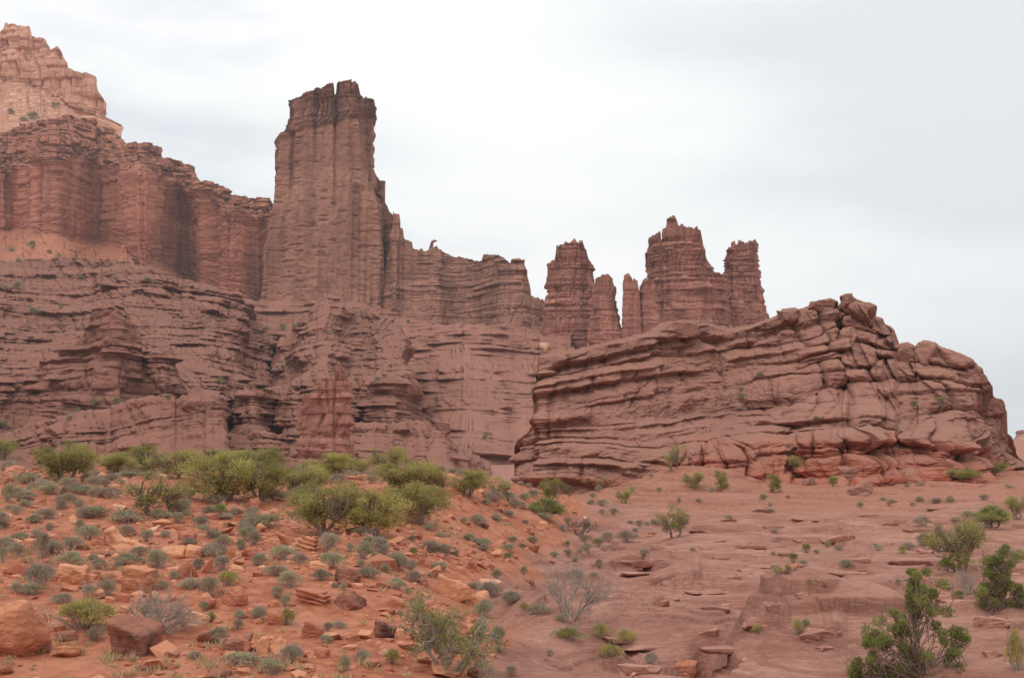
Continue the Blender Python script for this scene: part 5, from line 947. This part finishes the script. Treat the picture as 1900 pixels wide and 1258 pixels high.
STW = ['orange angular stone', 'orange flat stone', 'red angular stone', 'red flat stone', 'orange wedge stone', 'red round stone', 'pale stone', 'dark flat stone', 'layered stone']
placed = 0
while placed < 120:
    pxs = rs.uniform(5, 1180); R0 = 24 * (72 / 24) ** rs.random(); xs = (pxs - CX) / F * R0; zs, ss, _, _ = ground_z(np.array([xs]), np.array([R0]), True)
    if ss[0] > .7: continue
    pr = project(np.array([xs, R0, zs[0]]))
    if pr[1] > 1250 or min([math.hypot(pr[0] - b_[1], pr[1] - b_[2]) - b_[3] * .6 for b_ in BLD]) < 6: continue
    iv = rs.integers(len(STONE)); sz = rs.uniform(.22, .62); o = link("rock", STONE[iv], None, (xs, R0, zs[0] + .08 * sz)); o.scale = (sz, sz, sz); o.rotation_euler = (rs.normal(0, .15), rs.normal(0, .15), rs.uniform(0, 6.28))
    tag(o, where(pr[0], pr[1], STW[iv]), "rock", "loose rocks on the slope"); placed += 1
rs = np.random.default_rng(505); placed = 0
while placed < 125:
    pxs = rs.uniform(-10, 1120); R0 = 36 * (74 / 36) ** (rs.random() ** .7); xs = (pxs - CX) / F * R0; zs, ss, _, _ = ground_z(np.array([xs]), np.array([R0]), True)
    if ss[0] > .6 or vnoise(xs / 3.5, R0 / 4.5, 0, 506) < .08: continue
    pr = project(np.array([xs, R0, zs[0]])); hit_ = pick(pr[0], pr[1] - 1)
    if min([math.hypot(pr[0] - b_[1], pr[1] - b_[2]) - b_[3] * .6 for b_ in BLD]) < 3 or min([math.hypot(pr[0] - s_[0], pr[1] - s_[1]) for s_ in SH]) < 7: continue
    wpx = rs.uniform(.35, .85) * F / R0; shrub(pr[0], pr[1], wpx, wpx * rs.uniform(.45, .65), ['blue', 'brown', 'brown', 'green'][rs.integers(4)], placed, np.array([xs, R0, zs[0]])); SH.append((pr[0], pr[1])); placed += 1
# far green shrubs on the cliffs and terraces
for i, (px, row, w_) in enumerate([(20, 210, 16), (62, 222, 26), (45, 225, 18), (100, 200, 14), (108, 196, 10), (222, 258, 8), (20, 465, 14), (60, 460, 20), (92, 470, 12), (110, 476, 12), (35, 485, 14), (142, 478, 9), (10, 538, 16), (33, 535, 22), (64, 580, 24), (113, 572, 12), (150, 518, 14), (215, 520, 14), (272, 520, 16), (285, 530, 10), (312, 520, 10), (350, 500, 14), (496, 612, 14), (524, 612, 18), (545, 608, 12), (555, 606, 14), (612, 620, 12), (757, 600, 10), (548, 720, 12), (410, 710, 18), (510, 690, 14), (525, 685, 12), (670, 662, 8), (662, 708, 14), (700, 704, 14), (712, 700, 12), (175, 752, 20), (218, 748, 18), (130, 775, 14), (145, 765, 14), (312, 740, 14), (10, 795, 22), (904, 806, 12), (900, 816, 14), (1375, 740, 18), (1410, 700, 18), (1515, 778, 14), (1746, 752, 24), (1695, 752, 16), (1375, 725, 12), (1370, 760, 14), (195, 745, 12), (455, 545, 10), (470, 553, 8), (930, 350, 6)]):
    loc, ob = pick(px, row)
    if loc is None or loc[1] < 60: continue
    k = loc[1] / F; col = ['lush', 'olive', 'green', 'olive'][i % 4]; me = SAGE[col][i % 4]; W = w_ * k * 1.1
    o = link("cliff_shrub", me, None, (loc[0], loc[1] - .1 * W, loc[2] - .05 * W)); o.scale = (W, W, W * 1.1); o.rotation_euler.z = i
    place = {"mesa": "on the far mesa talus", "cliff": "on the talus", "terrace": "on a terrace ledge", "cliff_foot": "on the cliff foot", "sandstone_outcrop": "on the big outcrop"}.get(ob.split('.')[0], "on the rock")
    LMX = [(225, 640, "stepped prow"), (262, 480, "cliff buttress"), (600, 760, "twin pinnacle"), (620, 555, "tower foot"), (100, 150, "mesa rim"), (1470, 800, "outcrop cleft"), (380, 740, "lower bench"), (1740, 760, "pillow rocks"), (700, 700, "middle bench"), (30, 560, "picture edge"), (870, 800, "apron gully"), (300, 520, "terrace crest"), (60, 450, "pale talus")]
    sv = LM; LM = LMX; o['label'] = where(px, row, f"{'tiny' if w_ < 12 else 'small'} green shrub {place}"); LM = sv; o['category'] = "shrub"; o['group'] = "green shrubs on the cliffs"

# ------------------------------------------------------------------ rubble, gravel, dry grass
def scatter(n, seed, r0=19, r1=100, smin=.55):
    r = np.random.default_rng(seed); az = r.uniform(-150, 2050, n); Rr = r0 * (r1 / r0) ** r.random(n); x = (az - CX) / F * Rr; y = Rr * np.sqrt(np.maximum(0, 1 - ((az - CX) / F) ** 2 * 0)); z, s, px, R = ground_z(x, y, True)
    return x, y, z, s, r
def rubble(n, seed, size, keepf, name):
    x, y, z, s, r = scatter(n, seed); k = keepf(s, x, y, r); x, y, z = x[k], y[k], z[k]; m = len(x)
    base = np.array([[1, 0, 0], [-1, 0, 0], [0, 1, 0], [0, -1, 0], [0, 0, 1], [0, 0, -1.0], [.7, .7, .3], [-.7, .6, .35], [-.6, -.75, .3], [.65, -.7, .35]])
    v, f = ICO_1; sc = (size * np.exp(.55 * r.standard_normal(m)))[:, None, None] * r.uniform(.55, 1.1, (m, 1, 3)) * np.array([1, 1, .55])
    V = v[None] * (1 + .28 * r.standard_normal((m, len(v), 1))) * sc; a = r.uniform(0, 6.28, m); ca, sa = np.cos(a)[:, None], np.sin(a)[:, None]
    V = np.stack([V[..., 0] * ca - V[..., 1] * sa, V[..., 0] * sa + V[..., 1] * ca, V[..., 2]], -1) + np.stack([x, y, z], -1)[:, None]
    Fc = (f[None] + (np.arange(m) * len(v))[:, None, None]).reshape(-1, 3); tone = np.repeat(r.random(m), len(v))
    o = link(name, mesh_from(name, V.reshape(-1, 3), Fc, 3, M_gravel, dict(tone=tone), False)); return o
ICO_1 = ico(1)
gm = NB("loose_gravel"); M_gravel = gm.done(gm.mix(gm.attr('tone'), srgb(150, 88, 66), srgb(212, 150, 120)))
patchy = lambda s, x, y, r: (r.random(len(s)) < np.clip(.55 + 1.1 * vnoise(x / 5, y / 5, 0, 301), .06, 1)) & (s < .7)
tag(rubble(26000, 91, .05, patchy, "gravel"), "orange gravel and chips littering the red soil", "gravel", kind='stuff')
tag(rubble(8000, 92, .12, patchy, "rubble"), "orange fist to foot sized rubble strewn over the soil slope", "rubble", kind='stuff')
tag(rubble(700, 93, .06, lambda s, x, y, r: (s > .75) & (vnoise(x / 4, y / 3, 0, 305) > .1), "rock_chips"), "small loose chips lying in hollows of the slickrock", "rock chips", kind='stuff')
def grass(n, seed):
    x, y, z, s, r = scatter(n, seed); k = (s < .8) & (r.random(len(s)) < np.clip(.5 + vnoise(x / 6, y / 6, 0, 311), .05, 1)); x, y, z = x[k], y[k], z[k]; m = len(x); nb = 22
    c = np.repeat(np.stack([x, y, z], -1), nb, 0); h = np.repeat(r.uniform(.09, .24, m), nb); d = r.standard_normal((m * nb, 3)) * (.55, .55, 0) + (0, 0, 1); d /= np.linalg.norm(d, axis=1)[:, None]; c = c + r.normal(0, .05, (m * nb, 3)) * (1, 1, 0)
    V, Fc = leaves(c + d * h[:, None] * .4, d, 1.0, .02, r, 0.02)
    q = V.reshape(-1, 4, 3); mid = c + d * h[:, None] * .4; q = mid[:, None] + (q - (c + d * h[:, None] * .4)[:, None]) * np.stack([h, np.ones_like(h), h, np.ones_like(h)], 1)[..., None]
    return link("dry_grass", mesh_from("dry_grass", q.reshape(-1, 3), Fc, 4, M_straw, dict(tone=np.repeat(r.random(m * nb), 4)), False))
tag(grass(7500, 95), "straw coloured dry grass tufts thinly covering the slope", "dry grass", kind='stuff')

# ------------------------------------------------------------------ thin haze between here and the cliffs
import bmesh
hb_ = bpy.data.meshes.new("haze"); bm = bmesh.new(); bmesh.ops.create_cube(bm, size=1.0); bm.to_mesh(hb_); bm.free()
hz = link("haze", hb_); xs0, xs1, ys0, ys1, zs0, zs1 = -7000, 7000, -7000, 7000, -12, 420
hz.location = ((xs0 + xs1) / 2, (ys0 + ys1) / 2, (zs0 + zs1) / 2); hz.scale = (xs1 - xs0, ys1 - ys0, zs1 - zs0); tag(hz, kind='stuff')
hm_ = bpy.data.materials.new("haze_air"); hm_.use_nodes = True; nt_ = hm_.node_tree; nt_.nodes.clear(); ho = nt_.nodes.new("ShaderNodeOutputMaterial"); pv = nt_.nodes.new("ShaderNodeVolumePrincipled")
pv.inputs['Color'].default_value = (.93, .96, 1, 1); pv.inputs['Density'].default_value = 0.00012; nt_.links.new(pv.outputs[0], ho.inputs['Volume']); hb_.materials.append(hm_)
